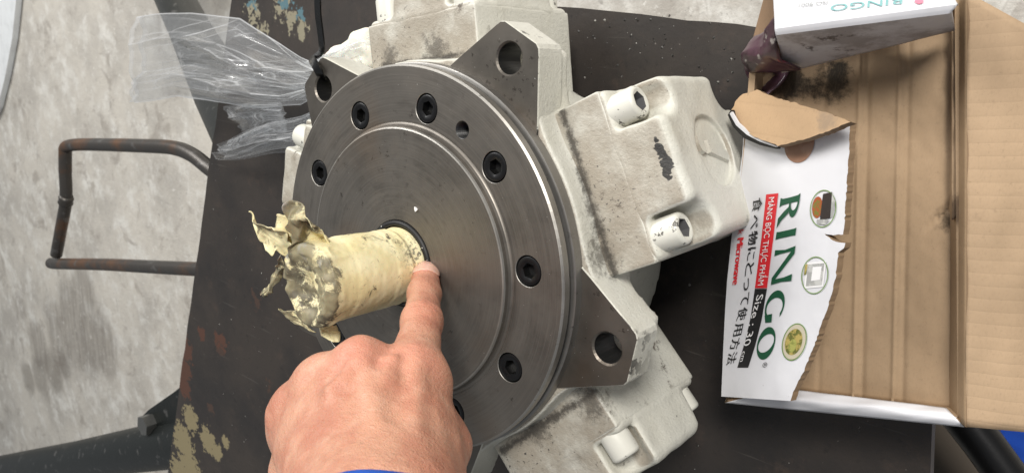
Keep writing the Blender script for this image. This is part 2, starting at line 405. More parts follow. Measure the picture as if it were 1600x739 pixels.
def floor_mat():
    M = Mat('worn concrete', (.61, .57, .505), .6)
    M.blend(M.ss(M.noise(3.2, 7, .66), .38, .66), (.46, .43, .385))
    M.blend(M.math('MULTIPLY', M.ss(M.noise(14, 6, .7), .46, .7), .8), (.76, .74, .69))
    M.blend(M.math('MULTIPLY', M.ss(M.noise(9, 5, .7, .6), .53, .68), .75), (.34, .305, .265))
    M.blend(M.math('MULTIPLY', M.ss(M.noise(70, 4, .7), .63, .7), .55), (.24, .22, .2))
    FZ = -.62
    def stain(pts, c, k):
        s = None
        for px, py, r in pts:
            b = M.blob(at(px, py, FZ), r); s = b if s is None else M.math('MAXIMUM', s, b)
        M.blend(M.math('MULTIPLY', M.ss(M.math('ADD', s, M.math('MULTIPLY', M.noise(13, 5, .6), .5)), .3, .8), k), c)
    stain([(44, 590, .09), (62, 586, .11), (84, 580, .11), (100, 572, .07)], (.22, .195, .165), .62)
    mp = M.node('ShaderNodeMapping', {0: M.pos, 2: (0, 0, .9), 3: (70, 9, 1)}).outputs[0]
    tread = M.ss(M.noise(1, 3, .5, vec=mp), .38, .6)
    s = None
    for px, py, r in ((60, 540, .15), (95, 520, .22), (130, 520, .24), (160, 540, .2), (110, 480, .18), (130, 455, .15)):
        b = M.blob(at(px, py, FZ), r); s = b if s is None else M.math('MAXIMUM', s, b)
    M.blend(M.math('MULTIPLY', M.ss(M.math('ADD', s, M.math('MULTIPLY', M.noise(9, 4), .4)), .38, .8), M.math('ADD', M.math('MULTIPLY', tread, .22), .42)), (.20, .175, .15))
    M.blend(M.math('MULTIPLY', M.ss(M.noise(190, 3, .7), .66, .7), .6), (.16, .145, .13)); M.blend(M.math('MULTIPLY', M.ss(M.noise(55, 5, .75, .8), .60, .66), .6), (.80, .78, .73))
    M.bump(M.noise(40, 7, .75), .6, .006); M.bump(M.noise(4, 4), .2, .02)
    M.set('Roughness', M.node('ShaderNodeMapRange', {'Value': M.noise(8, 5), 'To Min': .35, 'To Max': .75}).outputs[0])
    return M.m
FLOOR = floor_mat()
def kraft(name, base, flute_dir=None, fs=0, amp=.25, stains=()):
    M = Mat(name, base, .75, 0, .25)
    M.blend(M.ss(M.noise(20, 4), .35, .75), tuple(c * .82 for c in base))
    M.blend(M.math('MULTIPLY', M.ss(M.noise(500, 3, .7), .6, .75), .4), tuple(c * .55 for c in base))
    for px, py, z, r, c in stains:
        M.blend(M.math('MULTIPLY', M.ss(M.math('ADD', M.blob(at(px, py, z), r), M.math('MULTIPLY', M.noise(80, 6, .75), 1.3)), 1.0, 1.35), .9), c)
    if flute_dir is not None:
        d = M.node('ShaderNodeVectorMath', {0: M.pos, 1: tuple(flute_dir)}, operation='DOT_PRODUCT').outputs['Value']
        d = M.math('ADD', d, M.math('MULTIPLY', M.noise(14, 2), .0006))
        M.bump(M.math('POWER', M.math('ABSOLUTE', M.math('SINE', M.math('MULTIPLY', d, fs * .5))), .5), amp, .0006)
        M.blend(M.math('MULTIPLY', M.ss(M.math('ABSOLUTE', M.math('SINE', M.math('MULTIPLY', d, fs * .5))), .3, .0), amp * .8), tuple(c * .8 for c in base))
    mpf = M.node('ShaderNodeMapping', {0: M.pos, 2: (0, 0, .2), 3: (1600, 500, 900)}).outputs[0]
    M.blend(M.math('MULTIPLY', M.ss(M.noise(1, 4, .7, vec=mpf), .45, .75), .3), tuple(c * .66 for c in base))
    M.blend(M.math('MULTIPLY', M.ss(M.noise(150, 6, .75), .6, .72), .3), tuple(c * .5 for c in base))
    M.bump(M.noise(45, 4), .22, .0012); M.bump(M.noise(800, 3), .15, .0003)
    return M.m
def printed(name, base, rough=.38):
    M = Mat(name, base, rough); M.blend(M.ss(M.noise(25, 4), .4, .75), tuple(c * .86 for c in base)); M.bump(M.noise(35, 3), .35, .002)
    M.blend(M.math('MULTIPLY', M.ss(M.noise(140, 4, .7), .68, .74), .5), (.25, .24, .23)); return M.m
WHITECARD = printed('white printed card', (.70, .70, .73))
GREEN = Mat('dark green ink', (.008, .075, .035), .45).m
RED = Mat('red ink', (.62, .022, .03), .42).m
BLACK = Mat('black ink', (.012, .012, .013), .45).m
INKW = Mat('white ink', (.78, .77, .77), .45).m
GREY = Mat('grey ink', (.35, .36, .36), .5).m
TEAL = Mat('faded teal ink', (.20, .42, .42), .5).m
PINK = Mat('pink ink', (.72, .22, .30), .5).m
OLIVE = Mat('olive ring ink', (.16, .26, .08), .5).m
# ------------------------------------------------------------------ setting
FZ = -.62
o = obj('floor', [(-40, -40, FZ), (40, -40, FZ), (40, 40, FZ), (-40, 40, FZ)], [(0, 1, 2, 3)], FLOOR); o['kind'] = 'structure'
P = [at(x, y, FZ + .02) for x, y in ((-160, -120), (36, -120), (25, 0), (19, 60), (8, 120), (-4, 168), (-20, 200), (-160, 230))]
V, F = slab(P, (0, 0, 1), .018)
WB = printed('white sheet', (.78, .80, .81), .5)
tag(obj('white_board', V, F, WB), 'white board lying on the concrete floor at the far left', 'board')

# ------------------------------------------------------------------ table
tb = thing('steel_table', tuple(at(700, 400, -.01)), 'dark rusty steel work table with a bent rod handle', 'table')
A_, B_ = at(262, 739, 0), at(340, 165, 0); dl = (B_ - A_) / np.linalg.norm(B_ - A_)
c1, c2 = at(890, 13, 0), at(1175, 42, 0); dt = (c2 - c1) / np.linalg.norm(c2 - c1)
def isect(p, d, q, e):
    m = np.array([[d[0], -e[0]], [d[1], -e[1]]]); s = np.linalg.solve(m, (q - p)[:2]); return p + d * s[0]
corner = isect(A_, dl, c1, dt)
e1 = at(1457, 640, 0); e2 = at(1454, 739, 0); de = (e1 - e2) / np.linalg.norm(e1 - e2); nearfar = isect(e1, de, c1, dt)
poly = [corner, A_ - dl * .35, e1 - de * .45, nearfar]
def jag(p, q, n, a, seed):
    out = []
    for i in range(n):
        t = i / n; m = p + (q - p) * t; d = (q - p) / np.linalg.norm(q - p); nn = np.array([-d[1], d[0], 0])
        out.append(m + nn * (a * vn(np.array([m * 40]), 1.0, seed)[0] if i else 0))
    return out
PP = jag(poly[0], poly[1], 60, .0012, 3) + jag(poly[1], poly[2], 10, .0, 4) + jag(poly[2], poly[3], 40, .0008, 5) + jag(poly[3], poly[0], 40, .001, 6)
V, F = slab(PP, (0, 0, 1), .008); keep(obj('tabletop', V, F, TABLE), tb)
# frame bars under the plate
def bar(p, q, wd, z0, z1, name, m):
    d = (q - p); d = d / np.linalg.norm(d); nn = np.array([-d[1], d[0], 0]) * wd / 2
    b = [p - nn, q - nn, q + nn, p + nn]
    V = [(x[0], x[1], z0) for x in b] + [(x[0], x[1], z1) for x in b]
    return keep(obj(name, V, [(3, 2, 1, 0), (4, 5, 6, 7), (0, 1, 5, 4), (1, 2, 6, 5), (2, 3, 7, 6), (3, 0, 4, 7)], m), tb)
inn = (nearfar - corner); inn = inn / np.linalg.norm(inn); al = -dl
bar(corner + inn * .05 + al * .03, corner + inn * .05 + al * .75, .04, -.048, -.0085, 'frame_bar', PIPE)
bar(nearfar - inn * .06 + al * .03, nearfar - inn * .06 + al * .6, .04, -.048, -.0085, 'frame_bar', PIPE)
# handle
hz = -.03
hp = [at(356, 285, hz), at(326, 262, hz), at(300, 242, hz), at(270, 231, hz), at(220, 228, hz), at(140, 226, hz), at(112, 227, hz), at(103, 231, hz), at(102, 240, hz), at(102, 270, hz)]
hp1 = smooth_path(hp, 6)
hp2 = [at(102, 270, hz), at(103, 313, hz), at(95, 360, hz), at(88, 398, hz)]
hp3 = [at(80, 411, hz), at(92, 412, hz), at(160, 413, hz), at(240, 417, hz), at(300, 420, hz), at(345, 422, hz)]
rr = .0082
for k, pth in enumerate((hp1, smooth_path(hp2, 4), smooth_path(hp3, 5))):
    V, F = tube(pth, rr * (1 if k != 1 else .97), 16); h_ = keep(obj('handle_rod', V, F, ROD, smooth=True, sharp=50), tb)
wp = at(103, 313, hz); wd_ = np.asarray(hp2[2]) - wp; wd_ /= np.linalg.norm(wd_)
V, F = tube([wp - wd_ * .008, wp - wd_ * .004, wp, wp + wd_ * .004, wp + wd_ * .008], [.008, .0098, .0088, .0099, .008], 16)
keep(obj('weld_bead', V, F, ROD, smooth=True), tb)
# pipes under the plate
V, F = tube([at(-120, 752, -.13), at(120, 718, -.095), at(275, 692, -.06), at(420, 670, -.055)], .0335, 28); keep(obj('push_pipe', V, F, PIPE, smooth=True, sharp=50), tb)
V, F = tube([at(200, -150, -.60), at(296, 45, -.33), at(350, 150, -.14), at(400, 236, -.05)], .036, 28); keep(obj('slanting_leg', V, F, PIPE, smooth=True, sharp=50), tb)
br = [(330, 560), (300, 590), (272, 612), (232, 640), (222, 650), (220, 662), (226, 672), (250, 676), (330, 676)]
V, F = slab([at(x, y, -.045) for x, y in br], (0, 0, 1), .008); brk = keep(obj('bracket', V, F, PIPE), tb)
bp = at(238, 660, -.045); V, F = prism([(bp[0] + .014 * math.cos(k * math.pi / 3 + .3), bp[1] + .014 * math.sin(k * math.pi / 3 + .3)) for k in range(6)], -.045, -.031)
keep(obj('hex_bolt', V, F, rusty('dull bolt', (.12, .12, .115), (.16, .13, .1), .5)), tb)
SHADED_FLOOR = (lambda M: (M.blend(M.ss(M.noise(12, 5), .4, .7), (.055, .045, .036)), M.m)[1])(Mat('shaded floor brown', (.085, .068, .052), .65))
sp = [at(1380, 600, -.2), at(1380, 900, -.2), at(1552, 900, -.2), at(1562, 600, -.2)]
V, F = slab(sp, (0, 0, 1), .012); keep(obj('shaded_floor_sheet', V, F, SHADED_FLOOR), tb)  # brown sheet added in place of the shaded floor past the near edge
V, F = tube([at(1495, 640, -.12), at(1535, 690, -.12), at(1580, 752, -.12)], .012, 16); keep(obj('side_tube', V, F, BLACKOX, smooth=True, sharp=50), tb)
for q in (poly[1], poly[2] + inn * -.05, nearfar - inn * .06 + al * .1):
    q = np.array(q); V, F = tube([(q[0] + .03 * inn[0], q[1] + .03, -.02), (q[0] + .03 * inn[0], q[1] + .03, FZ)], .02, 14); keep(obj('leg', V, F, PIPE, smooth=True, sharp=50), tb)
# grit on the plate
V, F = [], []
def chip(c, s, ang):
    k = len(V)
    for i in range(5):
        a = ang + i * 2 * math.pi / 5; rr_ = s * random.uniform(.6, 1.1); V.append((c[0] + rr_ * math.cos(a), c[1] + rr_ * math.sin(a), c[2]))
    V.append((c[0], c[1], c[2] + s * random.uniform(.4, .8)))
    F.extend([(k + i, k + (i + 1) % 5, k + 5) for i in range(5)])
for _ in range(190):
    x, y = random.choice([(random.uniform(890, 1170), random.uniform(25, 140)), (random.uniform(330, 480), random.uniform(250, 720)), (random.uniform(890, 1170), random.uniform(25, 140)), (random.uniform(1010, 1400), random.uniform(400, 739))])
    chip(at(x, y, .0), random.choice((.0003, .0004, .0005, .0007, .001)), random.random() * 6)
GRIT = (lambda M: (M.blend(M.ss(M.noise(300, 1), .56, .6), (.25, .24, .22)), M.m)[1])(Mat('metal grit', (.04, .038, .035), .35, .3))
o = obj('grit', V, F, GRIT); o['kind'] = 'stuff'; o['label'] = 'fine metal grit scattered over the dark table plate'; o['category'] = 'grit'

# ------------------------------------------------------------------ hydraulic motor
mo = thing('hydraulic_motor', (0, 0, 0), 'cream white five cylinder hydraulic motor with round dark steel front cover', 'motor')
def mpart(name, V, F, mats, parent=mo, **kw):
    return obj(name, mw(np.asarray(V, float)), F, mats, parent, **kw)
CA = [27.46 + 72 * k for k in range(5)]          # cylinder angles
LA = [-8.54 + 72 * k for k in range(5)]          # lug angles
def rot(a):
    a = math.radians(a); return math.cos(a), math.sin(a)
# casing
fd = Field((-1.42, -1.42, -1.16), (1.42, 1.42, -.08), .017)
s, X, Y, Z = fd.box((-9, -9, -9), (9, 9, 9))
def sd_box(a, b, c, ha, hb, hc, r):
    qa, qb, qc = np.abs(a) - ha + r, np.abs(b) - hb + r, np.abs(c) - hc + r
    return np.sqrt(np.maximum(qa, 0) ** 2 + np.maximum(qb, 0) ** 2 + np.maximum(qc, 0) ** 2) + np.minimum(np.maximum(np.maximum(qa, qb), qc), 0) - r
rad = np.sqrt(X * X + Y * Y)
fd.D[:] = np.maximum(rad - 1.025, np.abs(Z + .26) - .13)
fd.add(s, np.maximum(rad - .90, np.abs(Z + .62) - .47), .12)
for a in CA:
    c, sn = rot(a); u = X * c + Y * sn; v = -X * sn + Y * c
    fd.add(s, sd_box(u - .98, v, Z + .67, .30, .36, .37, .06), .10)
for a in LA:
    c, sn = rot(a); u = X * c + Y * sn; v = np.abs(-X * sn + Y * c)
    d2 = np.maximum(np.maximum((v - .345) + (u - .87) * .54, u - 1.275), .6 - u) * .88
    fd.add(s, np.maximum(d2, np.abs(Z + .265) - .115), .12)
fd.D[:] = np.maximum(fd.D, Z + .135)
for a in LA:
    c, sn = rot(a); fd.sub(s, np.sqrt((X - 1.176 * c) ** 2 + (Y - 1.176 * sn) ** 2) - .078, .01)
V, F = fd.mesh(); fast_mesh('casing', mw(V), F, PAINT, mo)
V, F = lathe([(.72, -1.09), (.72, -1.26), (.66, -1.298), (0.001, -1.298)], 48); mpart('rear_cover', V, F, PAINT, smooth=True, sharp=40)
# lugs
def poly_hole(poly, hc, hr, z0, z1, n=32, ch=.012):
    bm = bmesh.new()
    def loop(pts, z): return [bm.verts.new((x, y, z)) for x, y in pts]
    hp_ = [(hc[0] + hr * math.cos(2 * math.pi * i / n), hc[1] + hr * math.sin(2 * math.pi * i / n)) for i in range(n)]
    hq_ = [(hc[0] + (hr + ch * .7) * math.cos(2 * math.pi * i / n), hc[1] + (hr + ch * .7) * math.sin(2 * math.pi * i / n)) for i in range(n)]
    cx, cy = np.mean(poly, axis=0); ins = [(x + (cx - x) * .02, y + (cy - y) * .02) for x, y in poly]
    o1, o2, o3 = loop(ins, z1), loop(poly, z1 - ch * .6), loop(poly, z0); h1, h2, h3 = loop(hq_, z1), loop(hp_, z1 - ch * .7), loop(hp_, z0)
    ed = [bm.edges.new((L[i], L[(i + 1) % len(L)])) for L in (o1, h1) for i in range(len(L))]
    top = bmesh.ops.triangle_fill(bm, use_beauty=True, use_dissolve=False, edges=ed)['geom']
    for f in top:
        if isinstance(f, bmesh.types.BMFace): f.material_index = 0
    for L, K, mi in ((o1, o2, 1), (o2, o3, 1), (h1, h2, 2), (h2, h3, 3)):
        for i in range(len(L)):
            f = bm.faces.new((L[i], L[(i + 1) % len(L)], K[(i + 1) % len(L)], K[i])); f.material_index = mi
    return bm
for a in LA:
    c, sn = rot(a)
    pl = [(.90, .345), (1.02, .283), (1.16, .205), (1.272, .143), (1.297, .127), (1.309, .105), (1.309, -.105), (1.297, -.127), (1.272, -.143), (1.16, -.205), (1.02, -.283), (.90, -.345)]
    wp_ = [(u * c - v * sn, u * sn + v * c) for u, v in pl]
    bm = poly_hole(wp_, (1.176 * c, 1.176 * sn), .072, -.30, -.126)
    for v in bm.verts: v.co = Vector(mw(v.co))
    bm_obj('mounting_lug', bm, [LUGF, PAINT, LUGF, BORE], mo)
# front cover
NB = 10; BA = [9.0 + 36 * k for k in range(NB)]; BR = .806
bm = bmesh.new()
def circ(r, z, n, c=(0, 0)): return [bm.verts.new((c[0] + r * math.cos(2 * math.pi * i / n), c[1] + r * math.sin(2 * math.pi * i / n), z)) for i in range(n)]
def strip(L, K, mi, sm=True):
    for i in range(len(L)):
        f = bm.faces.new((L[i], L[(i + 1) % len(L)], K[(i + 1) % len(L)], K[i])); f.material_index = mi; f.smooth = sm
N = 160
ro, ri = circ(.990, 0, N), circ(.7265, 0, N); edges = []
for L in (ro, ri): edges += [bm.edges.new((L[i], L[(i + 1) % N])) for i in range(N)]
holes = []
for a in BA:
    c, sn = rot(a); L = circ(.0755, 0, 28, (BR * c, BR * sn)); edges += [bm.edges.new((L[i], L[(i + 1) % 28])) for i in range(28)]; holes.append((L, (BR * c, BR * sn), .0735, .05))
for a in (63.0, 243.0):
    c, sn = rot(a); L = circ(.043, 0, 28, (BR * c, BR * sn)); edges += [bm.edges.new((L[i], L[(i + 1) % 28])) for i in range(28)]; holes.append((L, (BR * c, BR * sn), .042, .12))
from mathutils.geometry import delaunay_2d_cdt
allv = ro + ri + [v for h_ in holes for v in h_[0]]; pos = {}
bm.verts.index_update(); ix = {v: i for i, v in enumerate(allv)}
cd = delaunay_2d_cdt([v.co.xy for v in allv], [(ix[e.verts[0]], ix[e.verts[1]]) for e in edges], [], 0, 1e-6)
for tri in cd[2]:
    q = [allv[cd[3][i][0]] for i in tri]; g = sum((v.co for v in q), Vector()) / 3
    if .726 < g.length < .99 and all((g.xy - Vector(c)).length > (.0752 if dp < .1 else .0428) for L, c, r, dp in holes): bm.faces.new(q)
for L, c, r, dp in holes:
    if dp < .1:
        K = circ(r, -.004, 28, c); strip(L, K, 1); K2 = circ(r, -dp, 28, c); strip(K, K2, 2); bm.faces.new(K2).material_index = 2
    else:
        prev = L; z = -.002
        for q in range(9):
            for rr_ in (.040, .0345):
                K = circ(rr_, z, 28, c); strip(prev, K, 2, False); prev = K; z -= .0065
        bm.faces.new(prev).material_index = 2
prev = ro
for r, z, mi in ((1.0, -.008, 1), (1.0, -.046, 1), (.994, -.049, 1)):
    K = circ(r, z, N); strip(prev, K, mi, False); prev = K
prev = ri
for r, z, mi in ((.722, -.003, 1), (.717, -.003, 0), (.706, .004, 0), (.700, .015, 0), (.697, .034, 0), (.693, .042, 1), (.686, .045, 1), (.23, .045, 0), (.226, .04, 1), (.226, -.02, 2)):
    K = circ(r, z, N); strip(prev, K, mi, r > .7 and mi == 0); prev = K
bmesh.ops.recalc_face_normals(bm, faces=list(bm.faces))
for v in bm.verts: v.co = Vector(mw(v.co))
fc = bm_obj('front_cover', bm, [COVER, RIM, BORE], mo)
V, F = lathe([(.96, -.0465), (.978, -.048), (.978, -.079), (.96, -.080)], 128); V = np.array(V); q = vn(V, 14, 5) * .006; V[:, 0] *= 1 + q; V[:, 1] *= 1 + q
mpart('seal_bead', V, F, RUBBER, smooth=True)
V, F = lathe([(.95, -.0765), (1.0, -.078), (1.010, -.082), (1.012, -.134)], 160); mpart('register_ring', V, F, steel('ring steel', (.27, .26, .245), .38, True), smooth=True, sharp=35)
V, F = lathe([(.195, .03), (.196, .052), (.205, .058), (.218, .055), (.225, .046), (.225, .03)], 64); mpart('shaft_seal', V, F, RUBBER, smooth=True)
# socket screw: lathe with hexagon recess
def screw(rad_, ln, hexr, dep, n=36, bev=.012):
    def ring(r, z): return [(r * math.cos(2 * math.pi * i / n), r * math.sin(2 * math.pi * i / n), z) for i in range(n)]
    def hexa(r, z):
        out = []
        for i in range(n):
            a = 2 * math.pi * i / n; k = r * math.cos(math.pi / 6) / math.cos((a % (math.pi / 3)) - math.pi / 6); out.append((k * math.cos(a), k * math.sin(a), z))
        return out
    R_ = [ring(rad_, 0), ring(rad_, ln - bev), ring(rad_ - bev * .3, ln - bev * .35), ring(rad_ - bev, ln), ring(hexr + .010, ln), hexa(hexr, ln - .006), hexa(hexr * .98, ln - dep)]
    V = [p for r in R_ for p in r] + [(0, 0, ln - dep)]; F = []; fm = []
    for k in range(len(R_) - 1):
        for i in range(n): F.append((k * n + i, k * n + (i + 1) % n, (k + 1) * n + (i + 1) % n, (k + 1) * n + i)); fm.append(1 if k >= 5 else 0)
    k = len(R_) - 1
    for i in range(n): F.append((k * n + i, k * n + (i + 1) % n, len(V) - 1)); fm.append(1)
    return np.array(V), F, fm
SV, SF, SFM = screw(.0685, .05, .038, .05, bev=.008)
proto = None
for k, a in enumerate(BA):
    c, sn = rot(a)
    if proto is None:
        me_o = obj('cap_screw', SV * .1, SF, [BLACKOX, Mat('screw socket', (.004, .004, .004), .4).m], fc, smooth=True, fm=SFM, sharp=32); proto = me_o
    else:
        me_o = proto.copy(); COL.objects.link(me_o); me_o.parent = fc
    me_o.location = mw((BR * c, BR * sn, -.052)); me_o.rotation_euler = (0, 0, random.random() * 3)
# cylinders: local frame u = radial, v = tangential, z; built at angle 0 and turned
fb = Field((.62, -.44, -1.09), (1.29, .44, -.21), .0085); s, X, Y, Z = fb.box((-9, -9, -9), (9, 9, 9))
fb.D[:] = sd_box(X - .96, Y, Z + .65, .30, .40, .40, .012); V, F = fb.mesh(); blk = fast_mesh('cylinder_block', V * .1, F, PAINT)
fh = Field((1.18, -.46, -1.11), (1.56, .46, -.19), .0072); s, X, Y, Z = fh.box((-9, -9, -9), (9, 9, 9)); Kz = Z + .65
dr = 1 + .22 * np.clip(X - 1.27, 0, 1)
fh.D[:] = sd_box(X - 1.36, Y * dr, Kz * dr, .145, .392, .392, .05)
for sy in (-1, 1):
    for sz in (-1, 1):
        d2 = np.sqrt((Y - sy * .292) ** 2 + (Kz - sz * .318) ** 2) - .098
        cn = np.maximum(-(sy * Y - .292) , -(sz * Kz - .318)) # keep the corner beyond the screw open
        d2 = np.minimum(d2, np.maximum(cn, -.5) - .06)
        fh.sub(s, np.maximum(d2, 1.275 - X), .045)
fh.add(s, sd_box(X - 1.245, Y, Kz, .032, .388, .388, .025), .035)
rr2 = np.sqrt((Y - .0) ** 2 + Kz ** 2)
fh.sub(s, np.maximum(rr2 - .168, 1.477 - X), .006)
fh.D += (vn(np.stack([X, Y, Z], -1), 11, 8) * .004).astype(np.float32)
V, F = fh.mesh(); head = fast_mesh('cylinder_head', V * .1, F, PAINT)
def swept(path, wd, h, x0):                       # raised stroke on the emblem, in the (v, z) plane
    V, F = tube([(x0, p[0], p[1]) for p in path], [wd] * len(path), 10); V = np.array(V); V[:, 0] = x0 + (V[:, 0] - x0) * h; return V, F
ca, sa = rot(CA[0])
def loc(px, py, u=1.492):                         # image point -> (tangential, height) on the end face of the cylinder facing the camera
    p = at_plane(px, py, mw((u * ca, u * sa, -.65)), np.array([ca, sa, 0])) * 10 - np.array([0, 0, H0]); return (-p[0] * sa + p[1] * ca, p[2])
def plate(pts, u0, u1):
    n = len(pts); V = [(u0, *p) for p in pts] + [(u1, *(np.array(p) + (np.mean(pts, axis=0) - p) * .1)) for p in pts]
    return V, [tuple(range(n))[::-1], tuple(range(n, 2 * n))] + [(i, (i + 1) % n, n + (i + 1) % n, n + i) for i in range(n)]
E1 = plate([loc(x, y) for x, y in ((1087, 212), (1090, 226), (1095, 236), (1101, 240.5), (1104, 238), (1100, 225), (1096, 214))], 1.478, 1.499)
E2 = plate([loc(x, y) for x, y in ((1101, 218), (1108, 239), (1137.5, 253), (1140, 248), (1136, 238), (1118, 226))], 1.478, 1.499)
em = []
for V, F in (E1, E2): em.append(obj('emblem_stroke', np.array(V) * .1, F, PAINT2, None))
SV2, SF2, SFM2 = screw(.0745, .135, .046, .07, bev=.018)
pb = obj('cap_bolt', SV2 * .1, SF2, [BPAINT, SOCK], None, smooth=True, fm=SFM2, sharp=45)
first = True
for a in CA:
    hub = bpy.data.objects.new('cylinder', None); COL.objects.link(hub); hub.parent = mo; hub.empty_display_size = .01
    hub.location = (0, 0, H0 * .1); hub.rotation_euler = (0, 0, math.radians(a))
    for src in [blk, head] + em:
        q = src if first else src.copy()
        if not first: COL.objects.link(q)
        q.parent = hub
    for sy in (-1, 1):
        for sz in (-1, 1):
            q = pb if (first and sy == -1 and sz == -1) else pb.copy()
            if q is not pb: COL.objects.link(q)
            q.parent = hub; q.location = Vector((1.268, sy * .292, -.65 + sz * .318)) * .1
            q.rotation_euler = Matrix(((0, 0, 1), (1, 0, 0), (0, 1, 0))).to_euler()
            q.rotation_euler = (Matrix(((0, 0, 1), (1, 0, 0), (0, 1, 0))) @ Matrix.Rotation(.4 + sy * .3 + a, 3, 'Z')).to_euler()
    first = False
# shaft and its tape wrapping
V, F = lathe([(.001, .50), (.158, .50), (.170, .488), (.172, -.02)], 48); sh = mpart('shaft', V, F, COVER, smooth=True, sharp=40)
NA, NZ = 220, 110; V = []; F = []
zs = np.linspace(.05, .60, NZ); rs = np.ones(NZ) * .192
endr = np.linspace(1, 0, 36)[1:]
prof = [(r, z, 0.0) for r, z in zip(rs, zs)] + [(.192 * q, .60 + .012 * math.sqrt(max(0, 1 - q * q)), 1 - q) for q in endr]
prof[NZ - 1] = (.19, .60, 0); 
for r, z, e in prof:
    for i in range(NA):
        a = 2 * math.pi * i / NA; V.append((r * math.cos(a), r * math.sin(a), z))
V = np.array(V); ang = np.arctan2(V[:, 1], V[:, 0]); z = V[:, 2]; rr = np.hypot(V[:, 0], V[:, 1]) + 1e-9
tt = np.clip((z - .05) / .55, 0, 1); isend = np.repeat([e for _, _, e in prof], NA)
side = np.repeat([1.0] * NZ + [0.0] * 35, NA)
wrap = (z * 4.2 + ang / (2 * math.pi) * .55 + vn(V, 5, 1) * .03) % 1.0         # overlapping turns
step_ = np.clip((wrap - .9) / .1, 0, 1)
Ua, Vz = (ang / (2 * math.pi) + .5), tt
disp = .004 * (wrap - step_) + .003 * fbm(V * np.array([1, 1, .8]), 5, 2, 2) + .009 * creases(Ua, Vz, 30, 5) + .006 * creases(Ua, Vz, 34, 15, math.pi / 2 + .5) + .0012 * vn(V, 40, 12)
disp += .007 * np.exp(-((z - .05) / .02) ** 2) - .005 * np.exp(-((z - .105) / .018) ** 2) + .004 * np.exp(-((z - .13) / .012) ** 2)
ridge = (1 - np.abs(vn(np.stack([V[:, 0], V[:, 1], V[:, 2] * .5], 1), 13, 9))) ** 4
disp += .012 * ridge * np.clip((z - .44) / .12, 0, 1)
k = np.where(side > 0, disp, disp * (1 - isend))
V[:, 0] *= 1 + k / rr * (rr > .02); V[:, 1] *= 1 + k / rr * (rr > .02)
fold = .5 + .5 * creases(V[:, 0] * 2.4 + .5, V[:, 1] * 2.4 + .5, 16, 61) + .25 * creases(V[:, 0] * 2.4 + .5, V[:, 1] * 2.4 + .5, 24, 71)
V[:, 2] += (1 - side) * (fold * .075 * np.clip(isend * 4, 0, 1) - .03 * np.clip(isend * 3, 0, 1) + .010 * vn(V, 34, 6))
rimk = np.exp(-((z - .60) / .05) ** 2) * side + (1 - side) * np.clip(1 - isend * 3, 0, 1)   # lumpy folded-over rim
lump = .012 * creases(Ua, np.clip((z - .5) * 5, 0, 1), 22, 77) * rimk; V[:, 0] *= 1 + lump / .19; V[:, 1] *= 1 + lump / .19; V[:, 2] += .018 * vn(np.stack([V[:, 0], V[:, 1], V[:, 2] * 0], 1), 9, 31) * rimk
for kx in range(len(prof) - 1):
    for i in range(NA):
        j = (i + 1) % NA; F.append((kx * NA + i, kx * NA + j, (kx + 1) * NA + j, (kx + 1) * NA + i))
me_o = obj('tape_wrap', mw(V), F, TAPE, sh, smooth=True)
def crumple(name, px, zz, amp, seed, mat, parent, nu=26, nv=18, th=.0006, sc_=60, fr=.0):
    # px: four image corners, zz: four heights; a crumpled ragged sheet between them
    c = [at(p[0], p[1], z) for p, z in zip(px, zz)]; G = []
    for i in range(nu):
        for j in range(nv):
            u, v = i / (nu - 1), j / (nv - 1)
            p = (c[0] * (1 - u) + c[1] * u) * (1 - v) + (c[3] * (1 - u) + c[2] * u) * v; G.append(p)
    G = np.array(G); n = np.cross(c[1] - c[0], c[3] - c[0]); n /= np.linalg.norm(n)
    U, V_ = np.meshgrid(np.linspace(0, 1, nu), np.linspace(0, 1, nv), indexing='ij')
    h = creases(U, V_, 14, seed).ravel() + .5 * creases(U, V_, 24, seed + 50).ravel(); G = G + n * (h * amp)[:, None]
    rim = np.minimum(np.minimum(U, 1 - U), np.minimum(V_, 1 - V_)).ravel(); rag = np.exp(-(rim / .12) ** 2)[:, None]
    G = G + np.stack([vn(G, sc_ * 1.2, seed + 5), vn(G, sc_ * 1.2, seed + 6), vn(G, sc_ * 1.2, seed + 7)], 1) * (amp * .5 + rag * .0012)
    F = [(i * nv + j, i * nv + j + 1, (i + 1) * nv + j + 1, (i + 1) * nv + j) for i in range(nu - 1) for j in range(nv - 1)]
    o = obj(name, G, F, mat, None, smooth=True, sharp=30); md = o.modifiers.new('thick', 'SOLIDIFY'); md.thickness = th; keep(o, parent); return o
zt = .19
crumple('tape_tail', [(381, 338), (442, 352), (470, 402), (414, 396)], [.200, .195, .187, .196], .0035, 3, TAPE2, sh, 40, 30, .0004, 160)
crumple('tape_tail', [(446, 329), (492, 340), (516, 374), (462, 402)], [.199, .190, .178, .186], .0045, 8, TAPE, sh, 40, 34, .0004, 170)
crumple('tape_tail', [(430, 350), (462, 336), (492, 392), (446, 404)], [.197, .192, .181, .187], .0045, 17, TAPE2, sh, 36, 30, .0004, 170)
crumple('tape_tail', [(440, 398), (447, 418), (418, 463), (406, 460)], [.193, .191, .188, .189], .002, 12, TAPE, sh, 26, 14, .0004, 170)
crumple('tape_tail', [(432, 484), (456, 492), (496, 516), (450, 508)], [.190, .190, .184, .187], .002, 21, TAPE, sh, 36, 22, .0004, 90)
crumple('tape_tail', [(486, 502), (520, 506), (526, 526), (496, 524)], [.186, .179, .177, .182], .003, 26, TAPE, sh, 26, 22, .0004, 90)
wc = at(650, 327, .1347); wch = []
